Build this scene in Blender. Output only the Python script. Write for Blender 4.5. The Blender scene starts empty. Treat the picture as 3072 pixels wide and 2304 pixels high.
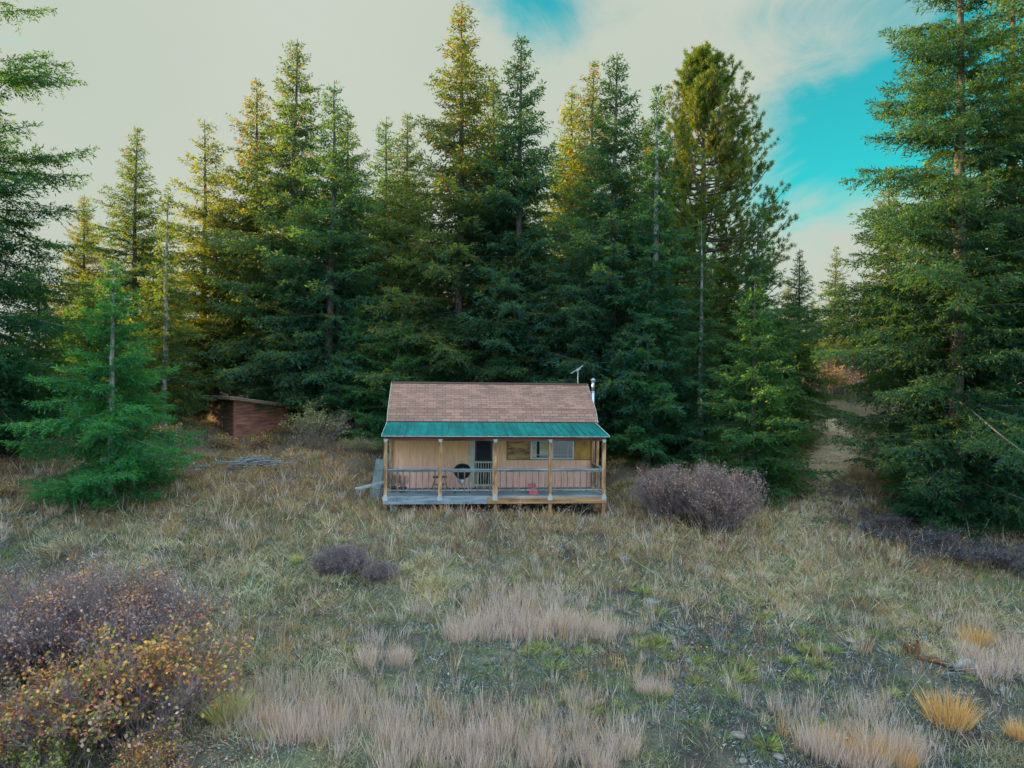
import bpy, math, random
import numpy as np
from math import radians, sin, cos, pi
from mathutils import Vector, Matrix

scene = bpy.context.scene
COL = scene.collection
random.seed(7)
F = 2076.0                      # focal length in pixels of the 3072 px wide photograph
ROLL = 0.0107
YAW, X0, Y0, Z0, LP = 0.0976, -3.9275, 21.5731, -3.5385, 6.9356   # cabin pose (camera stands at the origin)

# ------------------------------------------------------------------ object helpers
def tag(o, label=None, cat=None, group=None, kind=None):
    if label: o['label'] = label
    if cat: o['category'] = cat
    if group: o['group'] = group
    if kind: o['kind'] = kind
    return o

def empty(name, loc=(0, 0, 0), rz=0.0, label=None, cat=None, group=None, parent=None):
    o = bpy.data.objects.new(name, None); COL.objects.link(o)
    o.empty_display_size = 0.2
    o.location = loc; o.rotation_euler = (0, 0, rz)
    if parent: o.parent = parent
    return tag(o, label, cat, group)

def link(name, me, mat=None, parent=None):
    o = bpy.data.objects.new(name, me); COL.objects.link(o)
    if mat is not None and not me.materials: me.materials.append(mat)
    if parent is not None: o.parent = parent
    return o

def np_mesh(name, V, Q=None, T=None, col=None, smooth=False):
    """mesh from arrays: quads Q, tris T, optional per-vertex colour"""
    me = bpy.data.meshes.new(name)
    V = np.asarray(V, np.float32)
    nq = 0 if Q is None else len(Q); nt = 0 if T is None else len(T)
    me.vertices.add(len(V)); me.vertices.foreach_set('co', V.ravel())
    loops = []
    if nq: loops.append(np.asarray(Q, np.int32).ravel())
    if nt: loops.append(np.asarray(T, np.int32).ravel())
    lv = np.concatenate(loops)
    me.loops.add(len(lv)); me.loops.foreach_set('vertex_index', lv)
    me.polygons.add(nq + nt)
    st = np.concatenate([np.arange(nq) * 4, nq * 4 + np.arange(nt) * 3]).astype(np.int32)
    me.polygons.foreach_set('loop_start', st)
    if smooth: me.polygons.foreach_set('use_smooth', np.ones(nq + nt, bool))
    me.update(calc_edges=True)
    if col is not None:
        a = me.color_attributes.new('col', 'FLOAT_COLOR', 'POINT')
        c = np.ones((len(V), 4), np.float32); c[:, :3] = col
        a.data.foreach_set('color', c.ravel())
    return me

class MB:
    """collects boxes / tubes / lathes into ONE mesh"""
    def __init__(s): s.v = []; s.f = []; s.uv = {}
    def poly(s, pts, uv=None):
        i = len(s.v); s.v += [tuple(p) for p in pts]; s.f.append(tuple(range(i, i + len(pts))))
        if uv: s.uv[len(s.f) - 1] = uv
    def box(s, a, b, M=None):
        (x0, y0, z0), (x1, y1, z1) = a, b
        c = [Vector(p) for p in ((x0,y0,z0),(x1,y0,z0),(x1,y1,z0),(x0,y1,z0),(x0,y0,z1),(x1,y0,z1),(x1,y1,z1),(x0,y1,z1))]
        if M is not None: c = [M @ p for p in c]
        i = len(s.v); s.v += [tuple(p) for p in c]
        for q in ((3,2,1,0),(4,5,6,7),(0,1,5,4),(1,2,6,5),(2,3,7,6),(3,0,4,7)): s.f.append(tuple(i + k for k in q))
        return s
    def bar(s, p, q, w, h=None, up=(0, 0, 1)):
        """rectangular bar from p to q"""
        p, q = Vector(p), Vector(q); d = (q - p); L = d.length; d.normalize()
        u = Vector(up)
        if abs(d.dot(u)) > .95: u = Vector((0, 1, 0))
        sd = d.cross(u).normalized(); u = sd.cross(d)
        M = Matrix((sd, d, u)).transposed().to_4x4(); M.translation = p
        h = h or w
        return s.box((-w/2, 0, -h/2), (w/2, L, h/2), M)
    def tube(s, pts, rad, n=8, cap=True):
        pts = [Vector(p) for p in pts]
        if not hasattr(rad, '__len__'): rad = [rad] * len(pts)
        base = len(s.v)
        for k, p in enumerate(pts):
            d = (pts[min(k+1, len(pts)-1)] - pts[max(k-1, 0)]).normalized()
            u = Vector((0, 0, 1)) if abs(d.z) < .9 else Vector((1, 0, 0))
            a = d.cross(u).normalized(); b = a.cross(d)
            for j in range(n):
                t = 2*pi*j/n; s.v.append(tuple(p + a*cos(t)*rad[k] + b*sin(t)*rad[k]))
        for k in range(len(pts)-1):
            for j in range(n):
                s.f.append((base+k*n+j, base+k*n+(j+1)%n, base+(k+1)*n+(j+1)%n, base+(k+1)*n+j))
        if cap:
            s.f.append(tuple(base + j for j in range(n-1, -1, -1)))
            s.f.append(tuple(base + (len(pts)-1)*n + j for j in range(n)))
        return s
    def lathe(s, prof, c=(0, 0, 0), n=24):
        base = len(s.v)
        for r, z in prof:
            for j in range(n):
                t = 2*pi*j/n; s.v.append((c[0]+r*cos(t), c[1]+r*sin(t), c[2]+z))
        for k in range(len(prof)-1):
            for j in range(n):
                s.f.append((base+k*n+j, base+k*n+(j+1)%n, base+(k+1)*n+(j+1)%n, base+(k+1)*n+j))
        s.f.append(tuple(base + j for j in range(n-1, -1, -1)))
        s.f.append(tuple(base + (len(prof)-1)*n + j for j in range(n)))
        return s
    def build(s, name, mat, parent=None, smooth=False, bevel=0):
        me = bpy.data.meshes.new(name); me.from_pydata(s.v, [], s.f); me.update()
        if s.uv:
            l = me.uv_layers.new(name='UVMap')
            for fi, uv in s.uv.items():
                for k, li in enumerate(me.polygons[fi].loop_indices): l.data[li].uv = uv[k]
        if smooth:
            for p in me.polygons: p.use_smooth = True
        o = link(name, me, mat, parent)
        if bevel:
            m = o.modifiers.new('bevel', 'BEVEL'); m.width = bevel; m.segments = 1; m.limit_method = 'ANGLE'
        return o

# ------------------------------------------------------------------ materials
def newmat(name):
    m = bpy.data.materials.new(name); m.use_nodes = True
    nt = m.node_tree; nt.nodes.clear()
    return m, nt, nt.nodes, nt.links

def out(nt, sh):
    o = nt.nodes.new('ShaderNodeOutputMaterial'); nt.links.new(sh, o.inputs['Surface'])

def N(nt, typ, **kw):
    n = nt.nodes.new(typ)
    for k, v in kw.items():
        if hasattr(n, k) and not k[0].isupper(): setattr(n, k, v)
        else: n.inputs[k.replace('_', ' ')].default_value = v
    return n

def ramp(nt, fac, stops):
    r = nt.nodes.new('ShaderNodeValToRGB'); nt.links.new(fac, r.inputs[0])
    el = r.color_ramp.elements
    while len(el) > len(stops): el.remove(el[-1])
    while len(el) < len(stops): el.new(0.5)
    for e, (p, c) in zip(el, stops):
        e.position = p; e.color = (*c, 1) if len(c) == 3 else c
    return r.outputs['Color']

def mixc(nt, fac, a, b, blend='MIX'):
    m = nt.nodes.new('ShaderNodeMix'); m.data_type = 'RGBA'; m.blend_type = blend
    for i, x in ((0, fac), (6, a), (7, b)):
        if hasattr(x, 'is_linked') or isinstance(x, bpy.types.NodeSocket): nt.links.new(x, m.inputs[i])
        elif i == 0: m.inputs[0].default_value = x
        else: m.inputs[i].default_value = (*x, 1)
    return m.outputs[2]

def coords(nt, scale=(1, 1, 1), uv=False):
    t = nt.nodes.new('ShaderNodeTexCoord'); mp = nt.nodes.new('ShaderNodeMapping')
    nt.links.new(t.outputs['UV' if uv else 'Object'], mp.inputs[0]); mp.inputs['Scale'].default_value = scale
    return mp.outputs[0]

def noise(nt, vec, scale, detail=4, rough=.6):
    n = nt.nodes.new('ShaderNodeTexNoise'); nt.links.new(vec, n.inputs['Vector'])
    n.inputs['Scale'].default_value = scale; n.inputs['Detail'].default_value = detail; n.inputs['Roughness'].default_value = rough
    return n.outputs['Fac']

def bumped(nt, h, strength=.3, dist=.01):
    b = nt.nodes.new('ShaderNodeBump'); b.inputs['Strength'].default_value = strength; b.inputs['Distance'].default_value = dist
    nt.links.new(h, b.inputs['Height']); return b.outputs[0]

def principled(nt, color, rough=.8, metal=0., normal=None, spec=.3):
    p = nt.nodes.new('ShaderNodeBsdfPrincipled')
    if isinstance(color, bpy.types.NodeSocket): nt.links.new(color, p.inputs['Base Color'])
    else: p.inputs['Base Color'].default_value = (*color, 1)
    if isinstance(rough, bpy.types.NodeSocket): nt.links.new(rough, p.inputs['Roughness'])
    else: p.inputs['Roughness'].default_value = rough
    p.inputs['Metallic'].default_value = metal; p.inputs['Specular IOR Level'].default_value = spec
    if normal is not None: nt.links.new(normal, p.inputs['Normal'])
    return p.outputs[0]

def mat_leaf(name, objcol=True, trans=.35, warm=(1.5, 1.25, .7)):
    m, nt, nd, lk = newmat(name)
    a = N(nt, 'ShaderNodeAttribute', attribute_name='col')
    c = a.outputs['Color']
    if objcol:
        oi = nt.nodes.new('ShaderNodeObjectInfo')
        c = mixc(nt, 1.0, c, oi.outputs['Color'], 'MULTIPLY')
    d = nt.nodes.new('ShaderNodeBsdfDiffuse'); lk.new(c, d.inputs['Color'])
    t = nt.nodes.new('ShaderNodeBsdfTranslucent')
    lk.new(mixc(nt, 1.0, c, warm, 'MULTIPLY'), t.inputs['Color'])
    mx = nt.nodes.new('ShaderNodeMixShader'); mx.inputs[0].default_value = trans
    lk.new(d.outputs[0], mx.inputs[1]); lk.new(t.outputs[0], mx.inputs[2])
    out(nt, mx.outputs[0]); return m

def mat_noise(name, c1, c2, scale=8, stretch=(1, 1, 1), rough=.85, metal=0, bump=.4, bd=.01, detail=5, lo=.35, hi=.65, c3=None, spec=.3):
    m, nt, nd, lk = newmat(name)
    v = coords(nt, stretch); f = noise(nt, v, scale, detail, .65)
    st = [(lo, c1), (hi, c2)] if c3 is None else [(lo, c1), ((lo+hi)/2, c2), (hi, c3)]
    c = ramp(nt, f, st)
    big = noise(nt, coords(nt), 1.3, 2)
    c = mixc(nt, 1.0, c, ramp(nt, big, [(.3, (.82, .82, .82)), (.7, (1.12, 1.12, 1.12))]), 'MULTIPLY')
    out(nt, principled(nt, c, rough, metal, bumped(nt, f, bump, bd), spec)); return m

M = {}
M['needle'] = mat_leaf('needle_foliage', True, .45, (6., 3.4, .3))
M['leaf'] = mat_leaf('shrub_leaf', False, .3, (1.6, 1.3, .7))
M['grassm'] = mat_leaf('grass_blade', False, .25, (1.1, 1.05, .95))
M['bark'] = mat_noise('bark', (.035, .03, .03), (.15, .13, .12), 14, (1, 1, .25), .95, 0, .8, .02)
M['bark_pale'] = mat_noise('bark_pale', (.10, .10, .10), (.36, .37, .37), 12, (1, 1, .35), .95, 0, .6, .02)
M['limb'] = mat_noise('limb_bark', (.05, .042, .038), (.15, .13, .12), 20)
M['stem'] = mat_noise('shrub_stem', (.10, .078, .09), (.28, .22, .24), 25)
M['stem_dark'] = mat_noise('dark_shrub_stem', (.04, .04, .055), (.11, .10, .13), 25)

def mat_siding():
    m, nt, nd, lk = newmat('siding')
    v = coords(nt)
    sep = nt.nodes.new('ShaderNodeSeparateXYZ'); lk.new(v, sep.inputs[0])
    # weathered stain: more ochre high under the porch roof, pinker low down
    n1 = noise(nt, coords(nt, (1, 1, .12)), 22, 6)
    n2 = noise(nt, coords(nt, (1, 1, .5)), 2.0, 4)
    hz = N(nt, 'ShaderNodeMath', operation='MULTIPLY_ADD'); lk.new(sep.outputs['Z'], hz.inputs[0]); hz.inputs[1].default_value = .75; hz.inputs[2].default_value = -.45
    ad = N(nt, 'ShaderNodeMath', operation='MULTIPLY_ADD'); lk.new(n2, ad.inputs[0]); ad.inputs[1].default_value = .6; lk.new(hz.outputs[0], ad.inputs[2])
    c = ramp(nt, ad.outputs[0], [(.1, (.80, .47, .40)), (.55, (.82, .49, .33)), (1., (.80, .46, .22))])
    c = mixc(nt, 1., c, ramp(nt, n1, [(.3, (.8, .8, .8)), (.7, (1.1, 1.1, 1.1))]), 'MULTIPLY')
    # grooves every 20 cm are modelled; fine vertical grain here
    out(nt, principled(nt, c, .85, 0, bumped(nt, n1, .3, .004))); return m
M['siding'] = mat_siding()

def mat_shingle():
    m, nt, nd, lk = newmat('shingles')
    v = coords(nt, (1, 1, 1), uv=True)
    b = nt.nodes.new('ShaderNodeTexBrick'); lk.new(v, b.inputs['Vector'])
    b.offset = .37; b.offset_frequency = 2
    b.inputs['Scale'].default_value = 1; b.inputs['Brick Width'].default_value = .31; b.inputs['Row Height'].default_value = .125
    b.inputs['Mortar Size'].default_value = .008; b.inputs['Mortar Smooth'].default_value = .3; b.inputs['Bias'].default_value = 0
    b.inputs['Color1'].default_value = (.19, .112, .092, 1); b.inputs['Color2'].default_value = (.285, .165, .135, 1); b.inputs['Mortar'].default_value = (.085, .05, .045, 1)
    g = noise(nt, v, 60, 3); big = noise(nt, v, .8, 4)
    c = mixc(nt, 1., b.outputs['Color'], ramp(nt, g, [(.3, (.8, .8, .8)), (.7, (1.15, 1.15, 1.15))]), 'MULTIPLY')
    c = mixc(nt, 1., c, ramp(nt, big, [(.3, (.85, .88, .9)), (.7, (1.15, 1.08, 1.05))]), 'MULTIPLY')
    out(nt, principled(nt, c, .95, 0, bumped(nt, b.outputs['Fac'], -.5, .01), .1)); return m
M['shingle'] = mat_shingle()
M['teal'] = mat_noise('teal_metal', (.0, .09, .09), (.003, .165, .155), 2.6, (1.6, .25, .3), .5, 0, .05, .002, spec=.15)
M['trimw'] = mat_noise('pale_trim', (.45, .48, .46), (.62, .65, .62), 6)
M['wood_warm'] = mat_noise('warm_post_wood', (.13, .07, .04), (.33, .18, .09), 9, (1, 1, .2), .8, 0, .4, .004, c3=(.46, .32, .22))
M['wood_grey'] = mat_noise('grey_deck_wood', (.10, .13, .16), (.24, .29, .33), 9, (.15, 1, 1), .85, 0, .4, .004)
M['wood_rim'] = mat_noise('stained_rim_wood', (.13, .07, .04), (.42, .23, .11), 6, (.12, 1, 1), .85, 0, .4, .004)
M['wood_tan'] = mat_noise('tan_baluster_wood', (.06, .042, .036), (.25, .19, .145), 5, (2, 1, .6), .85, 0, .3, .004)
M['wood_red'] = mat_noise('red_brown_beam', (.08, .035, .03), (.24, .10, .085), 7, (.15, 1, 1), .85)
M['wood_trim'] = mat_noise('weathered_trim_wood', (.26, .30, .28), (.50, .52, .45), 8, (1, 1, .12), .85, c3=(.55, .45, .28))
M['ply_old'] = mat_noise('weathered_plywood', (.09, .065, .045), (.36, .24, .11), 7, (.3, 1, 1.6), .9, 0, .3, .004, c3=(.50, .34, .13))
M['ply_new'] = mat_noise('ochre_plywood', (.30, .17, .06), (.52, .30, .07), 3.5, (1, 1, .8), .85, 0, .2, .004)
M['galv'] = mat_noise('galvanised_metal', (.28, .33, .36), (.48, .53, .56), 30, rough=.45, metal=.6, bump=.1)
M['steel'] = mat_noise('stove_pipe_steel', (.22, .28, .34), (.38, .45, .52), 5, (1, 1, .2), rough=.35, metal=.8, bump=.05)
M['black'] = mat_noise('black_enamel', (.006, .012, .016), (.012, .02, .025), 6, rough=.28, bump=.02, spec=.6)
M['dark'] = mat_noise('dark_interior', (.006, .012, .02), (.012, .02, .03), 3, rough=.7, bump=0)
M['red'] = mat_noise('red_plastic', (.38, .06, .07), (.48, .10, .11), 6, rough=.5, bump=.05)
M['pink'] = mat_noise('faded_pink_plastic', (.42, .10, .16), (.52, .15, .20), 6, rough=.5, bump=.05)
M['brown'] = mat_noise('brown_stool_wood', (.07, .04, .035), (.18, .11, .09), 9, rough=.8)
M['shed_red'] = mat_noise('shed_red_boards', (.13, .055, .045), (.35, .155, .12), 5, (.25, .25, 2.2), .9, 0, .5, .006)
M['shed_dark'] = mat_noise('shed_dark_boards', (.03, .02, .02), (.13, .075, .05), 5, (.3, .3, 2.2), .9, 0, .5, .006)
M['shed_fascia'] = mat_noise('shed_fascia', (.06, .045, .04), (.26, .17, .12), 5, (.2, .2, 2), .9)
M['shed_roof'] = mat_noise('shed_roofing', (.20, .21, .22), (.38, .40, .40), 5)
M['stone'] = mat_noise('stone', (.08, .095, .11), (.19, .205, .21), 9, bump=.6, bd=.02)
M['stone_warm'] = mat_noise('warm_stone', (.12, .105, .095), (.23, .20, .18), 9, bump=.6, bd=.02)
M['grey_stick'] = mat_noise('bleached_sticks', (.11, .12, .13), (.26, .27, .28), 12, bump=.3)
M['rotten'] = mat_noise('rotten_wood', (.04, .022, .015), (.20, .105, .055), 14, (1, 1, .4), .95, 0, .9, .03)
M['panel_grey'] = mat_noise('grey_green_panel', (.12, .15, .16), (.23, .27, .28), 5, (1, 1, .3))
M['soil'] = mat_noise('soil', (.03, .022, .018), (.08, .06, .05), 9, bump=.6)

def mat_glass(name, c):
    m, nt, nd, lk = newmat(name)
    f = noise(nt, coords(nt, (1, 1, 1)), 3, 3)
    col = ramp(nt, f, [(.3, tuple(x*.8 for x in c)), (.7, c)])
    out(nt, principled(nt, col, .12, 0, None, .7)); return m
M['glass'] = mat_glass('window_glass', (.16, .18, .20))
M['blind'] = mat_noise('pale_blind', (.34, .36, .24), (.46, .47, .33), 3, (.3, 1, 6), .7)

def mat_ground():
    m, nt, nd, lk = newmat('ground_soil')
    a = N(nt, 'ShaderNodeAttribute', attribute_name='col').outputs['Color']
    v = coords(nt)
    f = noise(nt, v, 16, 10, .8); g = noise(nt, v, 2.2, 4)
    c = mixc(nt, 1., a, ramp(nt, f, [(.28, (.35, .38, .42)), (.5, (.9, .9, .9)), (.72, (1.9, 1.8, 1.7))]), 'MULTIPLY')
    c = mixc(nt, 1., c, ramp(nt, g, [(.3, (.75, .8, .85)), (.7, (1.2, 1.15, 1.1))]), 'MULTIPLY')
    out(nt, principled(nt, c, 1., 0, bumped(nt, f, .8, .05), .05)); return m
M['ground'] = mat_ground()

# ------------------------------------------------------------------ terrain
def _hash(ix, iy, s):
    n = (ix * 374761393 + iy * 668265263 + s * 1274126177) & 0x7fffffff
    n = (n ^ (n >> 13)) * 1274126177 & 0x7fffffff
    return ((n ^ (n >> 16)) & 0xffff) / 65535.0
def vnoise(x, y, s=0):
    x = np.asarray(x, float); y = np.asarray(y, float)
    ix = np.floor(x).astype(np.int64); iy = np.floor(y).astype(np.int64)
    fx = x - ix; fy = y - iy; fx = fx*fx*(3-2*fx); fy = fy*fy*(3-2*fy)
    a = _hash(ix, iy, s); b = _hash(ix+1, iy, s); c = _hash(ix, iy+1, s); d = _hash(ix+1, iy+1, s)
    return (a*(1-fx)+b*fx)*(1-fy) + (c*(1-fx)+d*fx)*fy
def fbm(x, y, s=0, o=4):
    r = 0; a = .5; t = 0
    for k in range(o):
        r = r + a*vnoise(x*2**k, y*2**k, s+k*17); t += a; a *= .5
    return r/t
PY = [-40, 5, 11, 17, 21.6, 26, 31, 38, 48, 62, 85, 130, 300, 900]
PZ = [-9.5, -6.6, -5.85, -4.95, -4.12, -3.35, -2.45, -1.45, -.5, .5, 1.75, 3.2, 8, 14]
def smooth(a, b, x): t = np.clip((x-a)/(b-a), 0, 1); return t*t*(3-2*t)
def terrain(x, y):
    x = np.asarray(x, float); y = np.asarray(y, float)
    z = np.interp(y, PY, PZ)
    z = z - .035*np.clip(x, -20, 20)*smooth(45, 20, y)
    z = z + (fbm(x*.35, y*.35, 3) - .5)*.45*smooth(120, 30, y) + (fbm(x*1.7, y*1.7, 9, 3)-.5)*.12
    z = z - .6*np.exp(-((x+11.5)/3.2)**2 - ((y-29.5)/2.6)**2)
    # levelled pad below the cabin
    dx = x - X0; dy = y - Y0
    u = dx*cos(YAW) + dy*sin(YAW); v = -dx*sin(YAW) + dy*cos(YAW)
    du = np.maximum(np.maximum(-.3-u, u-LP-.3), 0); dv = np.maximum(np.maximum(-.1-v, v-5.9), 0)
    w = 1 - smooth(0, 1.4, np.hypot(du, dv))
    pad = Z0 - .42 - .045*np.clip(u, 0, LP)
    return z*(1-w) + np.minimum(z, pad)*w
def gz(x, y): return float(terrain(x, y))

def ray(px, py):
    a, b = px - 1536., py - 1152.
    c, s = cos(ROLL), sin(ROLL)
    X = c*a + s*b; Y = -s*a + c*b
    return X/F, -Y/F           # x/y, z/y slopes
def at(px, D):                 # horizontal position of a pixel column at distance D (level with the camera)
    return ray(px, 1154)[0]*D
def G(px, py):                 # where the line of sight through a photo pixel meets the ground
    sx, sz = ray(px, py)
    ys = np.arange(7, 140, .05)
    h = ys*sz - terrain(ys*sx, ys)
    i = int(np.argmax(h < 0)) if (h < 0).any() else len(ys)-1
    return float(ys[i]*sx), float(ys[i])
def ztop(px, py, D): return ray(px, py)[1]*D
K = 3072/2212.                 # I read positions off a 2212 px wide view

# ground sheet, fine in front and coarse far off
def axis(parts):
    r = []
    for a, b, st in parts: r += list(np.arange(a, b, st))
    return np.array(r + [parts[-1][1]])
gx = axis([(-420, -60, 30), (-60, -24, 3), (-24, 24, .16), (24, 60, 3), (60, 420, 30)])
gy = axis([(-60, 0, 10), (0, 7, 1), (7, 33, .16), (33, 60, .8), (60, 130, 5), (130, 900, 40)])
XX, YY = np.meshgrid(gx, gy)
ZZ = terrain(XX, YY) + (fbm(XX*4, YY*4, 21, 3)-.5)*.07*smooth(60, 30, YY)
V = np.stack([XX, YY, ZZ], -1).reshape(-1, 3)
nx_, ny_ = len(gx), len(gy)
ii = (np.arange(ny_-1)[:, None]*nx_ + np.arange(nx_-1)[None, :]).ravel()
Q = np.stack([ii, ii+1, ii+1+nx_, ii+nx_], 1)
xf, yf = V[:, 0], V[:, 1]
n1 = fbm(xf*.5, yf*.5, 31)[:, None]; n2 = fbm(xf*1.6, yf*1.6, 41)[:, None]
dk = np.array([.055, .052, .05]); gr = np.array([.13, .14, .085]); br = np.array([.11, .085, .075]); straw = np.array([.17, .15, .12])
c = dk + (gr-dk)*np.clip((n1-.35)*3, 0, 1); c = c + (straw-c)*np.clip((n2-.5)*3, 0, 1)*.7
far = smooth(19, 24, yf)[:, None]; c = c*(1-far) + (br*.8 + (straw-br)*n2*.6)*far
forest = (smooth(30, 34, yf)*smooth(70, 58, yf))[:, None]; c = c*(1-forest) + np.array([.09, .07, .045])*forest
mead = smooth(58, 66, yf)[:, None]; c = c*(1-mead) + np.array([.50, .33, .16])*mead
ground = link('ground', np_mesh('ground', V, Q, None, c, True), M['ground']); tag(ground, kind='structure')

# ------------------------------------------------------------------ foliage primitives
def nrm(a): return a/np.maximum(np.linalg.norm(a, axis=-1, keepdims=True), 1e-9)
def kites(P, D, Nr, L, W, bend=None, mid=.45):
    """one pointed leaf quad per row"""
    S = nrm(np.cross(D, Nr)); L = L[:, None]; W = W[:, None]
    m = P + D*L*mid
    if bend is not None: tip = P + D*L + bend; m = m + bend*.25
    else: tip = P + D*L
    V = np.stack([P, m + S*W/2, tip, m - S*W/2], 1).reshape(-1, 3)
    return V
def kite_mesh(name, V, col):
    n = len(V)//4
    return np_mesh(name, V, np.arange(n*4).reshape(n, 4), None, np.repeat(col, 4, 0))
def tubes(P, R, sides=3):
    """P (B,K,3) polylines, R (B,K) radii"""
    B, Kk, _ = P.shape
    T = nrm(np.gradient(P, axis=1))
    ref = np.where(np.abs(T[..., 2:3]) > .9, np.array([1., 0, 0]), np.array([0, 0, 1.]))
    A = nrm(np.cross(T, ref)); Bn = np.cross(A, T)
    th = np.arange(sides)*2*pi/sides
    V = P[:, :, None] + R[:, :, None, None]*(A[:, :, None]*np.cos(th)[None, None, :, None] + Bn[:, :, None]*np.sin(th)[None, None, :, None])
    V = V.reshape(-1, 3)
    b = np.arange(B)[:, None, None]*Kk*sides; k = np.arange(Kk-1)[None, :, None]*sides; j = np.arange(sides)[None, None, :]; j2 = (j+1) % sides
    Q = np.stack([b+k+j, b+k+j2, b+k+sides+j2, b+k+sides+j], -1).reshape(-1, 4)
    return V, Q
def merge(parts):
    Vs, Qs, o = [], [], 0
    for V, Q in parts: Vs.append(V); Qs.append(Q+o); o += len(V)
    return np.concatenate(Vs), np.concatenate(Qs)

def trunk_arr(rng, H, r0, lean=.015, sides=9):
    k = 16; t = np.linspace(0, 1, k)
    w = np.cumsum(rng.normal(0, lean, (k, 2)), 0)*H/12; w -= w[0]
    P = np.stack([w[:, 0], w[:, 1], t*H - .3*(t == 0)], 1)[None]
    R = (r0*(1-t)**.8 + .012 + r0*.5*np.exp(-t*H/.35))[None]
    return P, R, tubes(P, R, sides)

def wood_mesh(name, tr, Vl, Ql, bark):
    V, Q = merge([tr, (Vl, Ql)])
    me = np_mesh(name+'_trunk', V, Q, smooth=True); me.materials.append(M[bark]); me.materials.append(M['limb'])
    mi = np.zeros(len(Q), np.int32); mi[len(tr[1]):] = 1; me.polygons.foreach_set('material_index', mi)
    return me

def conifer(name, seed, H, R, clear=.1, p=.85, bpm=11, a_low=-.12, a_top=.75, det=1., tw=.17, colA=(.022, .070, .048), colB=(.054, .122, .080),
            brown=.03, cones=0., lump=.25, r0=None, bark='bark', dead=10, latmax=.8, gaps=.05, droop=0., skirt=.12, sidefn=None):
    """meshes of one conifer: (trunk, limbs, crown)"""
    rng = np.random.default_rng(seed)
    P, Rr, tr = trunk_arr(rng, H, r0 or (.035 + H*.0105))
    tz = P[0, :, 2]; tx = P[0, :, 0]; ty = P[0, :, 1]
    nb = int(H*(1-clear)*bpm)
    t = np.linspace(0, .985, nb); t = t + rng.normal(0, .25/nb*3, nb); t = np.clip(t, 0, .99)
    zb = H*(clear + (1-clear)*t)
    wh = .42; zb = np.round(zb/wh)*wh + rng.normal(0, .15, nb); zb = np.minimum(zb, H*.992)
    t = np.clip((zb/H-clear)/(1-clear), 0, .995)
    az = np.arange(nb)*2.39996 + rng.normal(0, .5, nb)
    prof = np.minimum(1.22*(1-t), .50 + .50*(1-t))*(.55+.45*smooth(0, skirt, t)) if p > .6 else (1-t)**p*(.55+.45*smooth(0, skirt, t))
    lumpn = 1 + lump*(vnoise(az*1.6+50, zb*.8, seed)*2-1)*1.2
    L = R*prof*rng.uniform(.62, 1.1, nb)*lumpn + .12
    L = np.where(rng.random(nb) < gaps, L*.35, L)
    if sidefn is not None: L = L*sidefn(az, zb)
    a = a_low + (a_top-a_low)*t**1.7 + rng.normal(0, .09, nb)
    b = -.22*(1-t) + rng.normal(0, .04, nb) - droop; cc = .20*(1-t)
    dh = np.stack([np.cos(az), np.sin(az), 0*az], 1)
    o = np.stack([np.interp(zb, tz, tx), np.interp(zb, tz, ty), zb], 1)
    up = np.array([0, 0, 1.])
    def pos(i, s): return o[i] + dh[i]*(L[i]*s)[:, None] + up*(L[i]*(a[i]*s + b[i]*s*s + cc[i]*s**3))[:, None]
    def fwd(i, s): return nrm(dh[i] + up*(a[i] + 2*b[i]*s + 3*cc[i]*s*s)[:, None])
    # limbs
    ks = np.linspace(0, .96, 6); bi = np.repeat(np.arange(nb), 6); PP = pos(bi, np.tile(ks, nb)).reshape(nb, 6, 3)
    RR = (.006 + .006*L)[:, None]*(1-ks*.8)[None]
    lim = [tubes(PP, RR, 3)]
    if dead:
        zd = rng.uniform(H*.06, H*(clear+.35), dead*3); azd = rng.uniform(0, 2*pi, dead*3); ld = np.minimum(rng.uniform(.5, 1.0, dead*3)*R*.75, 1.7)
        s5 = np.linspace(0, 1, 5)
        od = np.stack([np.interp(zd, tz, tx), np.interp(zd, tz, ty), zd], 1)
        DD = np.stack([np.cos(azd), np.sin(azd), rng.uniform(-.3, .12, dead*3)], 1)
        Pd = od[:, None] + DD[:, None]*(ld[:, None]*s5)[..., None] + up*((ld*rng.uniform(-.1, .15, dead*3))[:, None]*s5**2)[..., None]
        lim.append(tubes(Pd, (.013*(1-s5*.8))[None]*np.ones((dead*3, 1)), 3))
    # laterals
    sp = .125/det
    nl = np.maximum(3, np.ceil(L/sp)).astype(int)
    bi = np.repeat(np.arange(nb), nl*2)
    s = np.concatenate([np.repeat(np.linspace(.10, 1., n), 2) for n in nl]) + rng.normal(0, .012, len(bi)); s = np.clip(s, .05, 1)
    sg = np.tile([1., -1.], int(nl.sum()))
    ll = np.minimum(latmax, (.40*L[bi]*(1-s)**.75 + .09))*rng.uniform(.6, 1.15, len(bi))
    ll = ll*np.clip(.35 + s*2.2, 0, 1)
    f = fwd(bi, s); side = np.stack([-dh[bi, 1], dh[bi, 0], 0*s], 1)*sg[:, None]
    ang = rng.normal(.95, .14, len(bi))[:, None]
    ld = nrm(f*np.cos(ang) + side*np.sin(ang) + up*(rng.normal(-.22, .34, len(bi)))[:, None])
    lp = pos(bi, s)
    # twigs
    tsp = .055/det
    nt_ = np.maximum(2, np.ceil(ll/tsp)).astype(int)
    li = np.repeat(np.arange(len(bi)), nt_)
    first = np.cumsum(nt_)-nt_; kk = np.arange(len(li)) - first[li]
    d = (kk+.6)/nt_[li]
    drp = -.18*(d*ll[li])**2/np.maximum(.3, ll[li])
    tp = lp[li] + ld[li]*(d*ll[li])[:, None] + up*drp[:, None]
    nrm_l = nrm(np.cross(ld[li], np.cross(up, ld[li])) + rng.normal(0, .4, (len(li), 3)))
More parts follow.
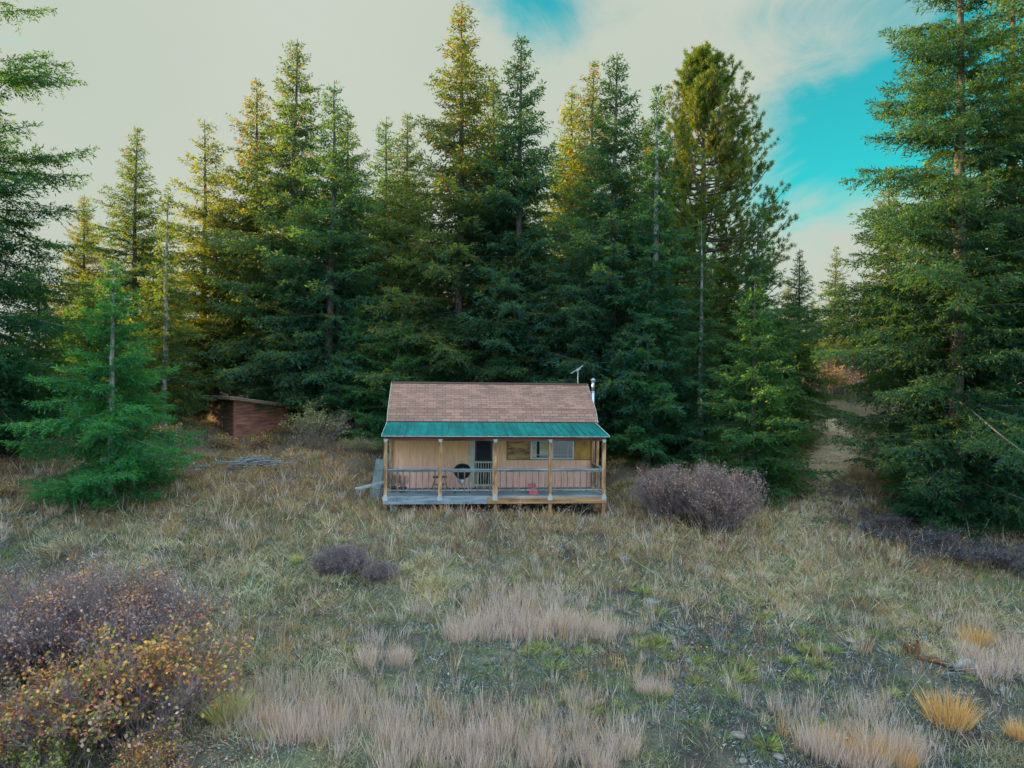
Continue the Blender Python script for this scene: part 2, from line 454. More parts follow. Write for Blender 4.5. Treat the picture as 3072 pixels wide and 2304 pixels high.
    ps = nrm(np.cross(ld[li], nrm_l))*np.where(kk % 2 == 0, 1, -1)[:, None]
    ta = rng.normal(.75, .22, len(li)); ta = np.where(d > .93, .1, ta)
    td = nrm(ld[li]*np.cos(ta)[:, None] + ps*np.sin(ta)[:, None] + rng.normal(0, .30, (len(li), 3)) + up*rng.normal(-.12, .30, len(li))[:, None])
    tl = tw*rng.uniform(.65, 1.25, len(li))/det**.5
    tn = nrm(nrm_l + rng.normal(0, .75, (len(li), 3)))
    Vk = kites(tp, td, tn, tl, tl*rng.uniform(.26, .42, len(li))*(.72 if det > 1.1 else .92))
    g = np.clip(rng.normal(.5, .22, len(li)) + .3*(d-.5) + .25*(s[li]-.5), 0, 1)[:, None]
    brv = (vnoise(bi*.37, s*3, seed)[li]*2-1)[:, None]*.18
    col = np.array(colA)*(1-g) + np.array(colB)*g; col = col*(1+brv)
    isb = rng.random(len(li)) < brown; col[isb] = np.array([.09, .065, .04])*rng.uniform(.6, 1.2, (isb.sum(), 1))
    # leader tip
    if cones > 0:
        cb = bi[rng.integers(0, len(bi), int(nb*cones*12))]; cb = cb[t[cb] > .45]
        cp = pos(cb, rng.uniform(.45, 1, len(cb))) + rng.normal(0, .06, (len(cb), 3))
        cd = nrm(np.stack([rng.normal(0, .3, len(cb)), rng.normal(0, .3, len(cb)), -np.ones(len(cb))], 1))
        Vc = kites(cp, cd, nrm(rng.normal(0, 1, (len(cb), 3))), rng.uniform(.09, .15, len(cb)), rng.uniform(.05, .07, len(cb)))
        Vk = np.concatenate([Vk, Vc]); col = np.concatenate([col, np.array([.10, .065, .045])*rng.uniform(.6, 1.2, (len(cb), 1))])
    Vl, Ql = merge(lim)
    tm = wood_mesh(name, tr, Vl, Ql, bark)
    cm = kite_mesh(name+'_crown', Vk, col); cm.materials.append(M['needle'])
    return dict(trunk=tm, crown=cm, H=H)

def pine(name, seed, H, R, clear=.28, n=150):
    rng = np.random.default_rng(seed)
    P, Rr, tr = trunk_arr(rng, H, .24); tz, tx, ty = P[0, :, 2], P[0, :, 0], P[0, :, 1]
    up = np.array([0, 0, 1.])
    t = np.linspace(0, .99, n); zb = H*(clear+(1-clear)*t); az = np.arange(n)*2.4 + rng.normal(0, .5, n)
    prof = np.interp(t, [0, .12, .35, .6, .8, .93, 1], [.6, .95, 1., .80, .52, .30, .08])
    L = R*prof*rng.uniform(.72, 1.08, n)
    a = .08 + .65*t + rng.normal(0, .14, n); b = .05 + .25*t
    dh = np.stack([np.cos(az), np.sin(az), 0*az], 1); o = np.stack([np.interp(zb, tz, tx), np.interp(zb, tz, ty), zb], 1)
    k5 = np.linspace(0, 1, 6)
    PP = o[:, None] + dh[:, None]*(L[:, None]*k5)[..., None] + up*(L[:, None]*(a[:, None]*k5 + b[:, None]*k5**2 - .35*np.sin(k5*pi)*.5))[..., None]
    sc = L/np.maximum(.3, np.linalg.norm(PP[:, -1]-PP[:, 0], axis=1)); PP = PP[:, :1] + (PP-PP[:, :1])*np.clip(sc*1.25, 0, 1)[:, None, None]
    lim = [tubes(PP, (.012+.014*L)[:, None]*(1-.8*k5)[None], 4)]
    # sub-branches ending in tufts
    m = 16; bi = np.repeat(np.arange(n), m); s = rng.uniform(.22, 1, n*m); idx = s*5; i0 = np.minimum(idx.astype(int), 4); fr = (idx-i0)[:, None]
    bp = PP[bi, i0]*(1-fr) + PP[bi, i0+1]*fr
    f = nrm(PP[bi, i0+1]-PP[bi, i0]); rd = rng.normal(0, 1, (n*m, 3)); sd = nrm(rd - f*(rd*f).sum(1, keepdims=True))
    sl = rng.uniform(.25, .7, n*m)*np.clip(L[bi]/2.2, .35, 1.2)
    sdir = nrm(f*.7 + sd*.75 + up*.35)
    e = bp + sdir*sl[:, None] + up*(.12*sl)[:, None]
    PS = np.stack([bp, (bp+e)/2 + up*-.02, e], 1); lim.append(tubes(PS, np.array([.010, .008, .005])[None]*np.ones((n*m, 1)), 3))
    tips = np.concatenate([e, (bp*.4+e*.6), PP[:, -1], e + rng.normal(0, .10, e.shape)]); td = np.concatenate([nrm(sdir+up*.5), nrm(sdir+up*.3), nrm(f[::m]+up*.6), nrm(sdir+up*.2)])
    q = 34; ti = np.repeat(np.arange(len(tips)), q); rr = rng.normal(0, 1, (len(ti), 3))
    D = nrm(td[ti]*.75 + nrm(rr)*rng.uniform(.4, 1.1, len(ti))[:, None]); back = rng.uniform(0, .14, len(ti))[:, None]
    Pn = tips[ti] - td[ti]*back
    Ln = rng.uniform(.13, .21, len(ti)); Vk = kites(Pn, D, nrm(rng.normal(0, 1, (len(ti), 3))), Ln, Ln*.11)
    g = np.clip(rng.normal(.5, .25, len(ti)) , 0, 1)[:, None]; col = np.array([.032, .07, .04])*(1-g) + np.array([.08, .12, .06])*g
    old = rng.random(len(ti)) < .05; col[old] = np.array([.18, .10, .04])
    Vl, Ql = merge(lim)
    tm = wood_mesh(name, tr, Vl, Ql, 'bark')
    cm = kite_mesh(name+'_crown', Vk, col); cm.materials.append(M['needle'])
    return dict(trunk=tm, crown=cm, H=H)

def place_tree(kind, v, x, y, H, label, cat='tree', group=None, tint=(1, 1, 1), rz=None, sink=.1):
    z = gz(x, y) - sink
    s = H/v['H']
    e = empty(kind, (x, y, z), random.uniform(0, 6.28) if rz is None else rz, label, cat, group)
    e.scale = (s, s, s)
    for part in ('trunk', 'crown'):
        o = link(part, v[part], None, e); o.color = (*tint, 1)
    return e

def tree_px(kind, v, dx, dtop, D, label, group=None, tint=(1, 1, 1), rz=None, cat='tree'):
    """dx, dtop: where the stem and the top stand in the 2212 px view; D: distance"""
    x = at(dx*K, D); z1 = ztop(dx*K, dtop*K, D)
    return place_tree(kind, v, x, D, z1 - gz(x, D), label, cat, group, tint, rz)

# ------------------------------------------------------------------ tree prototypes (each about its real size)
VT = {}
DK = dict(colA=(.018, .068, .042), colB=(.042, .120, .075))
VT['a'] = conifer('tall_fir_a', 11, 17, 4.6, clear=.07, p=.70, bpm=17, cones=.5, brown=.05)
VT['b'] = conifer('tall_fir_b', 12, 17, 4.1, clear=.09, p=.72, bpm=16, cones=.6, brown=.05, lump=.35)
VT['c'] = conifer('tall_fir_c', 13, 16, 3.8, clear=.10, p=.74, bpm=15, brown=.04, lump=.35, dead=16)
VT['d'] = conifer('slender_fir', 14, 15, 2.3, clear=.10, p=.72, bpm=15, bark='bark_pale', a_low=-.3, a_top=.5, dead=20, sidefn=lambda az, z: np.where((np.sin(az) < -.6), .6, 1.), **DK)
VT['e'] = conifer('open_fir', 15, 13, 3.7, clear=.14, p=.78, bpm=11, gaps=.12, dead=20, lump=.4)
VT['f'] = conifer('dense_fir', 16, 9, 2.7, clear=.01, p=.68, bpm=20, a_low=-.05, a_top=.6, skirt=.05, dead=6, **DK)
VT['g'] = conifer('dense_fir_b', 17, 11, 3.1, clear=.02, p=.65, bpm=18, a_low=-.12, a_top=.6, skirt=.05, dead=6, **DK)
VT['h'] = conifer('understorey_fir', 18, 6, 2.8, clear=.01, p=.55, bpm=20, a_low=-.02, a_top=.6, skirt=.05, dead=4, **DK)
VT['far'] = conifer('far_fir', 19, 15, 3.9, clear=.04, p=.72, bpm=13, det=.75, tw=.19)
VT['farb'] = conifer('far_fir_b', 20, 15, 3.4, clear=.12, p=.7, bpm=12, det=.75, tw=.19, lump=.35)
VT['pine'] = pine('big_pine', 23, 17, 3.7, clear=.10, n=230)

# hero trees with their own outline
def left_edge_side(az, z):
    m = np.ones_like(z)
    m = np.where((z > 12.5) & (z < 13.7), .15, m); m = np.where((z > 10.1) & (z < 11.3), .28, m)
    m = np.where((z > 11.3) & (z < 12.2) , 1.75, m); m = np.where((z > 13.7) & (z < 14.8), 1.8, m)
    return m
HERO = {}
HERO['left_edge'] = conifer('left_edge_fir', 31, 16.8, 3.4, clear=.04, p=.72, bpm=14, det=1.3, tw=.165, brown=.0, sidefn=left_edge_side, lump=.3, **DK)
HERO['fore'] = conifer('foreground_fir', 32, 7.6, 2.95, clear=.02, p=.72, bpm=20, a_low=-.02, a_top=.45, skirt=.05, det=1.5, tw=.165, bark='bark_pale', dead=4,
                       colA=(.014, .085, .045), colB=(.036, .165, .085), brown=.0,
                       sidefn=lambda az, z: np.where((np.sin(az) < -.75) & (z > 3.0) & (z < 5.6), .5, 1.)*np.where(z < 1., .8, 1.))
HERO['right'] = conifer('right_tall_fir', 33, 22, 5.3, clear=.02, p=.66, bpm=18, lump=.3, cones=.3, brown=.02, det=1.38, tw=.17, r0=.24,
                        sidefn=lambda az, z: np.where((np.sin(az) < -.8) & (z > 4.2), .5, 1.)*np.where((np.cos(az) < -.3) & (z < 6), .62, 1.))
HERO['right2'] = conifer('right_second_fir', 34, 21, 4.3, clear=.03, p=.62, bpm=15, lump=.3, cones=.3, brown=.04)

TEAL = (.62, .84, 1.05); OLIVE = (1.12, .92, .82); MID = (.78, .86, 1.0); COOL = (.60, .80, 1.05); GRN = (.70, .84, .92)
place_tree('fir_tree', HERO['left_edge'], at(-26*K, 24.5), 24.5, 19.6, 'tall dark fir cut off by the left edge, with separate shelf-like boughs', 'fir tree', None, (.6, .74, .8), 0)
place_tree('fir_tree', HERO['fore'], at(243*K, 21.3), 21.3, 7.5, 'bright green young fir with a grey bare stem and broad skirt, in the meadow', 'fir tree', None, (1, 1, 1), 0)
place_tree('fir_tree', HERO['right'], at(2068*K, 22.3), 22.3, 22.5, 'huge broad fir at right above the dark brush, its top out of the picture', 'fir tree', None, (.56, .70, .82), 0)
place_tree('fir_tree', HERO['right2'], at(2172*K, 24.5), 24.5, 21, 'tall fir at the right edge standing just behind the huge broad fir', 'fir tree', None, (.95, .95, .85), 0)

FT = 'fir tree'
trees = [
 # kind, proto, x, ytop, D, label, tint
 ('fir_tree','b',290,270,33,'bushy pointed fir left of the shed, the first tall spire from the left', MID),
 ('fir_tree','a',175,415,40,'short blunt-topped dark fir between the left edge fir and the first tall spire', OLIVE),
 ('fir_tree','e',437,253,36,'open thin fir with sky showing through its crown, straight above the shed door', OLIVE),
 ('fir_tree','d',356,395,29,'slender spotted-stemmed fir between the first spire and the open thin fir', OLIVE),
 ('fir_tree','b',548,165,36,'narrow fir crowding the left side of the tallest tree of the left group', OLIVE),
 ('fir_tree','a',628,75,34,'tallest fir of the left group, dense and pointed, above the right shed end', MID),
 ('fir_tree','c',708,165,32,'fir with a pale straight stem leaning against the right side of the left group', TEAL),
 ('fir_tree','b',745,235,37,'bushy fir at the right shoulder of the left group, dipping toward the gap', MID),
 ('fir_tree','c',822,245,39,'small fir top left of the tallest tree, the left one of two', TEAL),
 ('fir_tree','b',874,240,37,'small fir top left of the tallest tree, the right one of two', MID),
 ('fir_tree','a',985,0,33,'tallest fir in the middle, its tip touching the top of the photo', OLIVE),
 ('fir_tree','c',1055,150,35,'bushy fir merged with the right side of the tallest middle fir', MID),
 ('fir_tree','b',1118,72,32,'tall narrow fir right of the tallest one, with a bare dark lower stem', COOL),
 ('fir_tree','c',1222,182,40,'yellow green sunlit fir behind the right half of the cabin', (1.4,1.2,.8)),  # warm tint paints sunlight into the needles
 ('fir_tree','b',1275,128,38,'fir with an orange tinged ragged tip just left of the spire over the chimney', OLIVE),
 ('fir_tree','a',1318,105,30,'tall dark fir with a clean pointed spire directly above the chimney pipe', COOL),
 ('fir_tree','d',1414,175,28,'slender fir with a pale bare stem and narrow spire, left of the round topped pine', COOL),
 ('fir_tree','c',1385,265,36,'sunlit fir tucked behind the slender pale-stemmed fir', (1.4,1.2,.8)),  # sunlight is put into the tint here too
 ('fir_tree','d',1514,470,27,'small slender fir with a thin pale stem in front of the round topped pine', MID),
 ('fir_tree','c',1640,440,31,'narrow dark fir at the right foot of the round topped pine', TEAL),
 ('fir_tree','b',1725,535,33,'pointed fir with twin tips at the left side of the sky gap', GRN),
 ('fir_tree','farb',1803,530,62,'distant brownish fir standing alone in the sky gap on the right', OLIVE),
]
for kind, v, dx, dy, D, lab, tint in trees:
    tree_px(kind, VT[v], dx, dy, D, lab, None, tint, None, FT)
tree_px('pine_tree', VT['pine'], 1512, 122, 35, 'round topped pine with tufted long needles right of the cabin', None, (.72, .98, .85), 1.0, 'pine tree')

dense = [
 ('f',1628,590,24.8,'dense fir with a grey stem showing, just left of the grassy track', (1,1.05,.9)),
 ('g',1690,690,31,'broad low fir left of the grassy track, standing back under the sky gap', (1,1,.9)),
 ('g',1400,560,27.5,'wide skirted dark fir right of the cabin and behind the mauve shrub', (.8,1,.95)),
 ('h',1300,770,29.5,'low bushy fir behind the chimney pipe and antenna', TEAL),
 ('h',1490,790,29,'low bushy fir filling the space behind the mauve shrub', TEAL),
 ('f',770,640,31,'dense dark fir between the shed and the cabin, reaching over the yellow-leaved bush', (.8,1,1.)),
 ('g',690,560,33.5,'dense fir behind the right end of the shed', (.9,1,.9)),
 ('h',860,690,30.5,'low green fir just behind the left end of the cabin roof', (.95,1.05,.95)),
 ('h',985,680,31.5,'low bushy fir behind the roof, left of the middle', GRN),
 ('h',1105,700,31,'low bushy fir behind the middle of the roof', TEAL),
 ('h',1205,730,32,'low bushy fir behind the roof, left of the antenna', MID),
 ('h',705,790,32.5,'low fir bough mass reaching over the right end of the shed roof', TEAL),
 ('g',85,560,29.5,'dense dark fir at far left, behind the bright young fir', (.8,.95,.9)),
 ('h',20,700,27.5,'low dark fir at the left edge below the shelf-like boughs', (.9,.95,.85)),
 ('g',180,600,32,'dense green fir right behind the bright young fir', (.9,1,.9)),
 ('e',545,420,37,'open fir standing in the dark gap right behind the shed', (1.4,1.2,.8)),  # bright warm tint imitates sun on the crown
 ('e',330,560,31,'yellow green fir glowing between the bright young fir and the shed', (1.4,1.2,.8)),  # the glow is painted in by the tint
 ('c',470,430,35,'fir tinted as if sunlit, deep in the gap behind the shed door', (1.4,1.2,.8)),  # yellow here is sunlight painted in by the tint
 ('h',2030,800,25,'low fir at the right edge of the grassy track, reaching out over it', (.9,1,.9)),
 ('f',2170,760,22,'low dense fir in the lower right corner of the forest edge', (.85,1,.95)),
 ('h',2010,900,22.3,'low fir skirt in front of the huge broad fir, beside the track', (.85,1,.95)),
]
for v, dx, dy, D, lab, tint in dense:
    tree_px('fir_tree', VT[v], dx, dy, D, lab, 'low dense firs along the forest edge' if v in 'h' else None, tint, None, FT)

# the second and third rows of the wood, and firs beyond the left edge whose shade lies over the meadow
rr = random.Random(5)
for i in range(34):
    dx = -180 + i*66 + rr.uniform(-22, 22)
    D = rr.uniform(41, 56)
    if 1690 < dx < 1880 or (dx < 560) or (dx < 800 and i % 2) or (880 < dx < 1250 and i % 2): continue
    base = np.interp(dx, [0, 200, 450, 600, 800, 1000, 1200, 1400, 1550, 1680, 1900, 2200], [520, 520, 430, 330, 380, 330, 350, 370, 400, 560, 300, 250])
    tree_px('fir_tree', VT['far' if i % 3 else 'farb'], dx, base + rr.uniform(20, 150), D,
            'half hidden fir deep in the wood, glimpsed between the nearer trees', 'half hidden firs deep in the wood',
            rr.choice([OLIVE, MID, TEAL, (1.5, 1.3, .7)]), None, FT)  # the last tint paints warm sunlight into the crown
for i in range(26):
    dx = -80 + i*72 + rr.uniform(-22, 22)
    if 1700 < dx < 1900 or (dx < 650 and i % 3): continue
    tree_px('fir_tree', VT['g' if i % 2 else 'h'], dx, rr.uniform(610, 730), rr.uniform(36, 41), 'low shaded fir of the undergrowth deep in the wood', 'low firs of the undergrowth deep in the wood', rr.choice([OLIVE, MID, TEAL]), None, FT)
for i in range(46):
    y = 3 + i*1.25 + rr.uniform(-1, 1)
    if y > 37: continue
    x = -max(21., .80*y+2.5) - rr.uniform(0, 7) - (i % 3)*6
    place_tree('fir_tree', VT[('a', 'far', 'g')[i % 3]], x, y, (rr.uniform(13, 16) if y < 33 else rr.uniform(8, 10)) if i % 3 != 2 else rr.uniform(7, 9), 'fir of the wood beyond the left edge of the photo', FT, 'firs beyond the left edge', MID)
for x, y, H, v in [(19.5, 23, 19, 'a'), (22.5, 20, 17, 'b'), (24, 26.5, 18, 'a'), (26, 22, 10, 'g'), (20.5, 27.5, 11, 'g'), (29, 31, 18, 'far'), (34, 38, 17, 'far'), (21, 17.5, 9, 'f')]:
    place_tree('fir_tree', VT[v], x, y, H, 'fir of the wood beyond the right edge of the photo', FT, 'firs beyond the right edge', GRN)
for i, (px, D, top) in enumerate([(1755, 75, 640), (1835, 85, 665), (1870, 70, 600), (1700, 78, 600), (1920, 90, 640), (2100, 80, 560), (2210, 85, 560), (1780, 95, 690), (1815, 100, 700), (1850, 98, 680), (1725, 88, 650), (1895, 95, 660), (1960, 85, 620), (2030, 88, 640), (1805, 70, 650)]):
    tree_px('fir_tree', VT['far'], px, top, D, 'tiny distant fir beyond the sunlit field on the right', 'distant firs beyond the sunlit field', OLIVE, None, FT)

# ------------------------------------------------------------------ shrubs
def shrub_meshes(seed, R, H, stems=40, leaves=6000, lsize=.06, pal=(), leafzone=(.3, 1.), side=5, twig=4, thick=.012, lw=.75, flat=.0, spread=.9):
    rng = np.random.default_rng(seed)
    up = np.array([0, 0, 1.])
    az = rng.uniform(0, 2*pi, stems); rr_ = np.sqrt(rng.random(stems)); base = np.stack([np.cos(az)*rr_*R*.35, np.sin(az)*rr_*R*.35, -.05+0*az], 1)
    az2 = az + rng.normal(0, .5, stems); out_ = rr_*R*spread*rng.uniform(.6, 1.1, stems)
    hh = H*np.sqrt(np.clip(1-.75*(out_/R/1.05)**2, .08, 1))*rng.uniform(.7, 1.05, stems)
    k = np.linspace(0, 1, 7)
    P = base[:, None] + np.stack([np.cos(az2), np.sin(az2), 0*az2], 1)[:, None]*(out_[:, None]*k**1.2)[..., None]*.8 + up*(hh[:, None]*k**.85)[..., None]
    P = P + np.cumsum(rng.normal(0, .03*H/1.5, P.shape), 1)*k[None, :, None]
    parts = [tubes(P, (thick*rng.uniform(.6, 1.4, stems))[:, None]*(1-.75*k)[None], 4)]
    def sub(P, nper, lmin, lmax, r, smin):
        B, Kk, _ = P.shape
        bi = np.repeat(np.arange(B), nper); s = rng.uniform(smin, 1, len(bi)); x = s*(Kk-1); i0 = np.minimum(x.astype(int), Kk-2); fr = (x-i0)[:, None]
        p = P[bi, i0]*(1-fr)+P[bi, i0+1]*fr; f = nrm(P[bi, i0+1]-P[bi, i0]); rd = rng.normal(0, 1, p.shape)
        d = nrm(f*.7 + nrm(rd)*.8 + up*.25); l = rng.uniform(lmin, lmax, len(bi))*(1.25-s)
        kk = np.linspace(0, 1, 4)
        C = p[:, None] + d[:, None]*(l[:, None]*kk)[..., None] + up*(l[:, None]*.18*kk**2)[..., None] + rng.normal(0, .012, (len(bi), 4, 3))*kk[None, :, None]
        return C, tubes(C, (r*rng.uniform(.7, 1.3, len(bi)))[:, None]*(1-.6*kk)[None], 3)
    S1, t1 = sub(P, side, H*.25, H*.6, thick*.5, .2); parts.append(t1)
    S2, t2 = sub(S1, twig, H*.10, H*.28, thick*.3, .1); parts.append(t2)
    V, Q = merge(parts)
    sm = np_mesh('stems', V, Q)
    src = np.concatenate([S2[:, 1:].reshape(-1, 3), S1[:, 2:].reshape(-1, 3)])
    w = (src[:, 2]/H >= leafzone[0]-.3*rng.random(len(src))) & (src[:, 2]/H <= leafzone[1]); src = src[w]
    # clumpy leafing
    cl = vnoise(src[:, 0]*2.2+9, src[:, 1]*2.2 + src[:, 2]*2.5, seed+3); src = src[cl + rng.normal(0, .12, len(cl)) > .38]
    ix = rng.integers(0, len(src), leaves); p = src[ix] + rng.normal(0, lsize*.8, (leaves, 3)); p[:, 2] = np.maximum(p[:, 2], .02)
    d = nrm(rng.normal(0, 1, (leaves, 3)) + np.array([0, 0, -.25])); L = lsize*rng.uniform(.6, 1.25, leaves)
    Vk = kites(p, d, nrm(rng.normal(0, .7, (leaves, 3)) + up), L, L*lw, mid=.5)
    pal = np.array([c for c, _ in pal]), np.array([w for _, w in pal], float)
    zone = vnoise(p[:, 0]*1.8, p[:, 1]*1.8+p[:, 2]*1.5, seed+7)
    cw = np.cumsum(pal[1])/pal[1].sum(); q = np.clip(zone*.75 + rng.random(leaves)*.6 - .17, 0, .999); ci = np.searchsorted(cw, q)
    col = pal[0][np.minimum(ci, len(cw)-1)]*rng.uniform(.65, 1.25, (leaves, 1))
    return sm, kite_mesh('foliage', Vk, col), (R, H)

def place_shrub(name, ms, x, y, scale, label, cat='shrub', group=None, stem='stem', rz=None, sz=1.):
    e = empty(name, (x, y, gz(x, y)-.03), random.uniform(0, 6.28) if rz is None else rz, label, cat, group)
    e.scale = (scale, scale, scale*sz)
    link('stems', ms[0], M[stem], e); link('foliage', ms[1], M['leaf'], e)
    return e

OR = [((.56, .23, .08), 2.5), ((.58, .33, .09), 2.8), ((.34, .29, .08), 2), ((.42, .14, .11), 1.5), ((.14, .18, .06), 1.5), ((.34, .23, .20), 2.8), ((.50, .38, .30), 1.2)]
GRY = [((.30, .30, .07), 2), ((.14, .22, .05), 3), ((.40, .26, .05), 1), ((.40, .10, .08), .5)]
MAU = [((.34, .21, .19), 3), ((.27, .19, .20), 3), ((.38, .25, .19), 2.5), ((.20, .16, .19), 2), ((.40, .27, .09), .9)]
YEL = [((.30, .28, .09), 3), ((.20, .23, .09), 3), ((.34, .29, .20), 2), ((.10, .15, .06), 3)]
DRK = [((.09, .12, .18), 3), ((.15, .12, .16), 3), ((.14, .16, .17), 2), ((.24, .22, .18), 1)]
SH = {}
SH['orange'] = shrub_meshes(51, 1.5, 1.5, 85, 4300, .062, OR, (.15, 1.1))
SH['orange2'] = shrub_meshes(52, 1.2, 1.1, 75, 3600, .058, OR, (.0, 1.1))
SH['mauve_bare'] = shrub_meshes(53, 1.4, 1.6, 85, 6500, .045, [((.36, .25, .26), 4), ((.28, .22, .26), 2.5), ((.60, .27, .11), 2.5), ((.46, .31, .22), 2)], (.25, 1.2), side=7, twig=6)
SH['green'] = shrub_meshes(54, 1.1, .9, 60, 2600, .055, GRY, (.1, 1.1))
SH['mauve'] = shrub_meshes(55, 1.35, 1.45, 90, 10500, .042, MAU, (.1, 1.2), side=7, twig=6)
SH['yellow'] = shrub_meshes(56, 1.25, 2.0, 34, 2300, .07, YEL, (.1, 1.2), spread=1.15)
SH['dark'] = shrub_meshes(57, 1.5, .8, 34, 3200, .035, DRK, (.0, 1.2), side=7, twig=6)
SH['small_or'] = shrub_meshes(58, .5, .55, 26, 1000, .05, OR, (.0, 1.2))
SH['twiggy'] = shrub_meshes(59, .7, .65, 90, 1800, .03, [((.30, .23, .22), 1), ((.22, .18, .20), 1)], (.1, 1.2), side=8, twig=6)
SH['pot'] = shrub_meshes(60, .32, .55, 16, 160, .045, [((.35, .28, .10), 2), ((.35, .09, .06), 1), ((.15, .22, .08), 1)], (.0, 1.2), thick=.008)

def shr(name, key, dx, dybase, sc, label, group=None, dD=0, sz=1., stem='stem'):
    x, y = G(dx*K, dybase*K)
    return place_shrub(name, SH[key], x, y + dD, sc, label, 'shrub', group, stem, None, sz)
shr('shrub', 'orange', 320, 1590, 1.08, 'large orange and yellow leaved shrub at lower left, rightmost of the thicket')
shr('shrub', 'orange2', 190, 1600, 1.1, 'yellow and orange leaved shrub at lower left, low middle part of the thicket')
shr('shrub', 'mauve_bare', 285, 1450, 1.08, 'bare mauve twigged shrub with orange tips at the back of the left thicket')
shr('shrub', 'mauve_bare', 115, 1460, 1.12, 'greyish mauve shrub with a dark trunk like stem behind the left thicket')
shr('shrub', 'orange2', 25, 1500, 1.05, 'rusty leaved shrub at the left edge of the photo, halfway up the thicket')
shr('shrub', 'green', 95, 1690, .75, 'green leaved low shrub with tangled blue grey stems in the bottom left corner')
shr('shrub', 'orange2', 340, 1690, .6, 'low orange leaved shrub at the bottom edge right of the green leaved one')
shr('shrub', 'orange', -40, 1660, .75, 'shrub with dark tangled stems cut by the left edge near the bottom')
shr('shrub', 'mauve', 1440, 1122, .92, 'mauve grey shrub next to the porch, the nearer and smaller of two grown together', sz=1.25, stem='stem')
shr('shrub', 'mauve', 1545, 1148, 1.12, 'big mauve grey shrub, the farther from the porch of two grown together', sz=1.22, stem='stem')
shr('shrub', 'yellow', 690, 968, .95, 'tall bush with small yellow green leaves at the right end of the shed')
shr('shrub', 'yellow', 770, 978, .62, 'pale leaved bush between the yellow green bush and the cabin', sz=.6)
shr('shrub', 'yellow', 815, 978, .6, 'low pale leaved bush beside the left wall of the cabin', sz=.5)
shr('shrub', 'orange2', 355, 985, 1.15, 'rusty orange bush behind the bright young fir, left of the shed', sz=.95)
shr('shrub', 'small_or', 480, 968, 1.25, 'small golden leaved shrub at the foot of the shed door')
shr('shrub', 'small_or', 560, 968, 1.15, 'small shrub with sparse tan leaves along the red wall of the shed')
shr('shrub', 'yellow', 75, 985, .75, 'dim green leaved bush in the shade at the left forest edge', sz=.6)
shr('shrub', 'small_or', 12, 1075, .9, 'small bright orange shrub at the left edge of the meadow')
shr('shrub', 'small_or', 390, 1040, .8, 'small rusty shrub touching the right skirt of the bright young fir')
shr('shrub', 'twiggy', 735, 1240, 1.1, 'dark twiggy leafless shrub in the middle of the meadow')
shr('shrub', 'twiggy', 820, 1255, .7, 'small dark twiggy shrub just right of the larger leafless one')
for i, (a, b, s, w) in enumerate([(1880, 1120, 1., 'leftmost, beside the track'), (1960, 1150, 1.05, 'second from the track'), (2050, 1185, 1.1, 'in the middle of the row'),
                        (2140, 1200, 1.1, 'second from the right edge'), (2215, 1215, 1.1, 'at the right edge')]):
    shr('brush', 'dark', a, b+18, s*1.15, 'dark blue purple brush under the huge broad fir, ' + w, 'dark brush under the huge fir', sz=.6, stem='stem_dark')

for i, (dx, D, sc, lab) in enumerate([(1862, 52, 2.6, 'golden bush in the light beyond the end of the grassy track'), (1800, 47, 1.8, 'rusty bush at the far end of the grassy track')]):
    x = at(dx*K, D); place_shrub('shrub', SH['orange2'], x, D, sc, lab)
# ------------------------------------------------------------------ stones
def stone(seed, r):
    rng = np.random.default_rng(seed); mb = MB(); n, m = 12, 8
    for i in range(m+1):
        for j in range(n):
            ph = pi*i/m; th = 2*pi*j/n
            d = np.array([sin(ph)*cos(th), sin(ph)*sin(th), cos(ph)])
            k = r*(1 + .35*(float(vnoise(d[0]*1.7+seed, d[1]*1.7+d[2]*1.3, seed))-.5) + .15*(float(vnoise(d[0]*5, d[1]*5+d[2]*4, seed))-.5))
            mb.v.append((d[0]*k*1.25, d[1]*k, d[2]*k*.55))
    for i in range(m):
        for j in range(n): mb.f.append((i*n+j, (i+1)*n+j, (i+1)*n+(j+1) % n, i*n+(j+1) % n))
    return mb
for i, (px, py, r, lab, mt) in enumerate([
    (1870, 1680, .20, 'flat grey blue stone, farthest back below the mauve shrub', 'stone'), (1941, 1722, .14, 'small grey stone in the pale grass, front of the farthest flat one', 'stone'),
    (1955, 1808, .19, 'pale blue grey stone right of the big pale grass patch', 'stone'), (2399, 1872, .13, 'small stone in the bare patch left of the rotten stump', 'stone'),
    (2548, 1925, .17, 'pinkish flat stone left of the rotten stump', 'stone_warm'), (2065, 1985, .12, 'small dark stone in the low grey plants right of centre', 'stone'),
    (1902, 2168, .10, 'small grey stone at bottom centre between straw tufts', 'stone'), (2211, 2212, .15, 'rounded pale stone near the bottom, right of centre', 'stone_warm'),
    (2229, 2284, .10, 'small pale stone at the very bottom edge, the left of two', 'stone_warm'), (2335, 2274, .12, 'tan stone at the very bottom edge, the right of two', 'stone_warm'),
    (2563, 2136, .11, 'reddish stone beside the tan tufts at lower right', 'stone_warm'), (2755, 2190, .13, 'blue grey stone left of the orange tussock', 'stone'),
    (2801, 2238, .09, 'small white stone at the lower right', 'stone_warm')]):
    x, y = G(px, py); o = stone(i, r*.66).build('stone', M[mt], None, False); o.location = (x, y, gz(x, y)+r*.12); o.rotation_euler = (0, 0, i*1.3)
    tag(o, lab, 'stone')

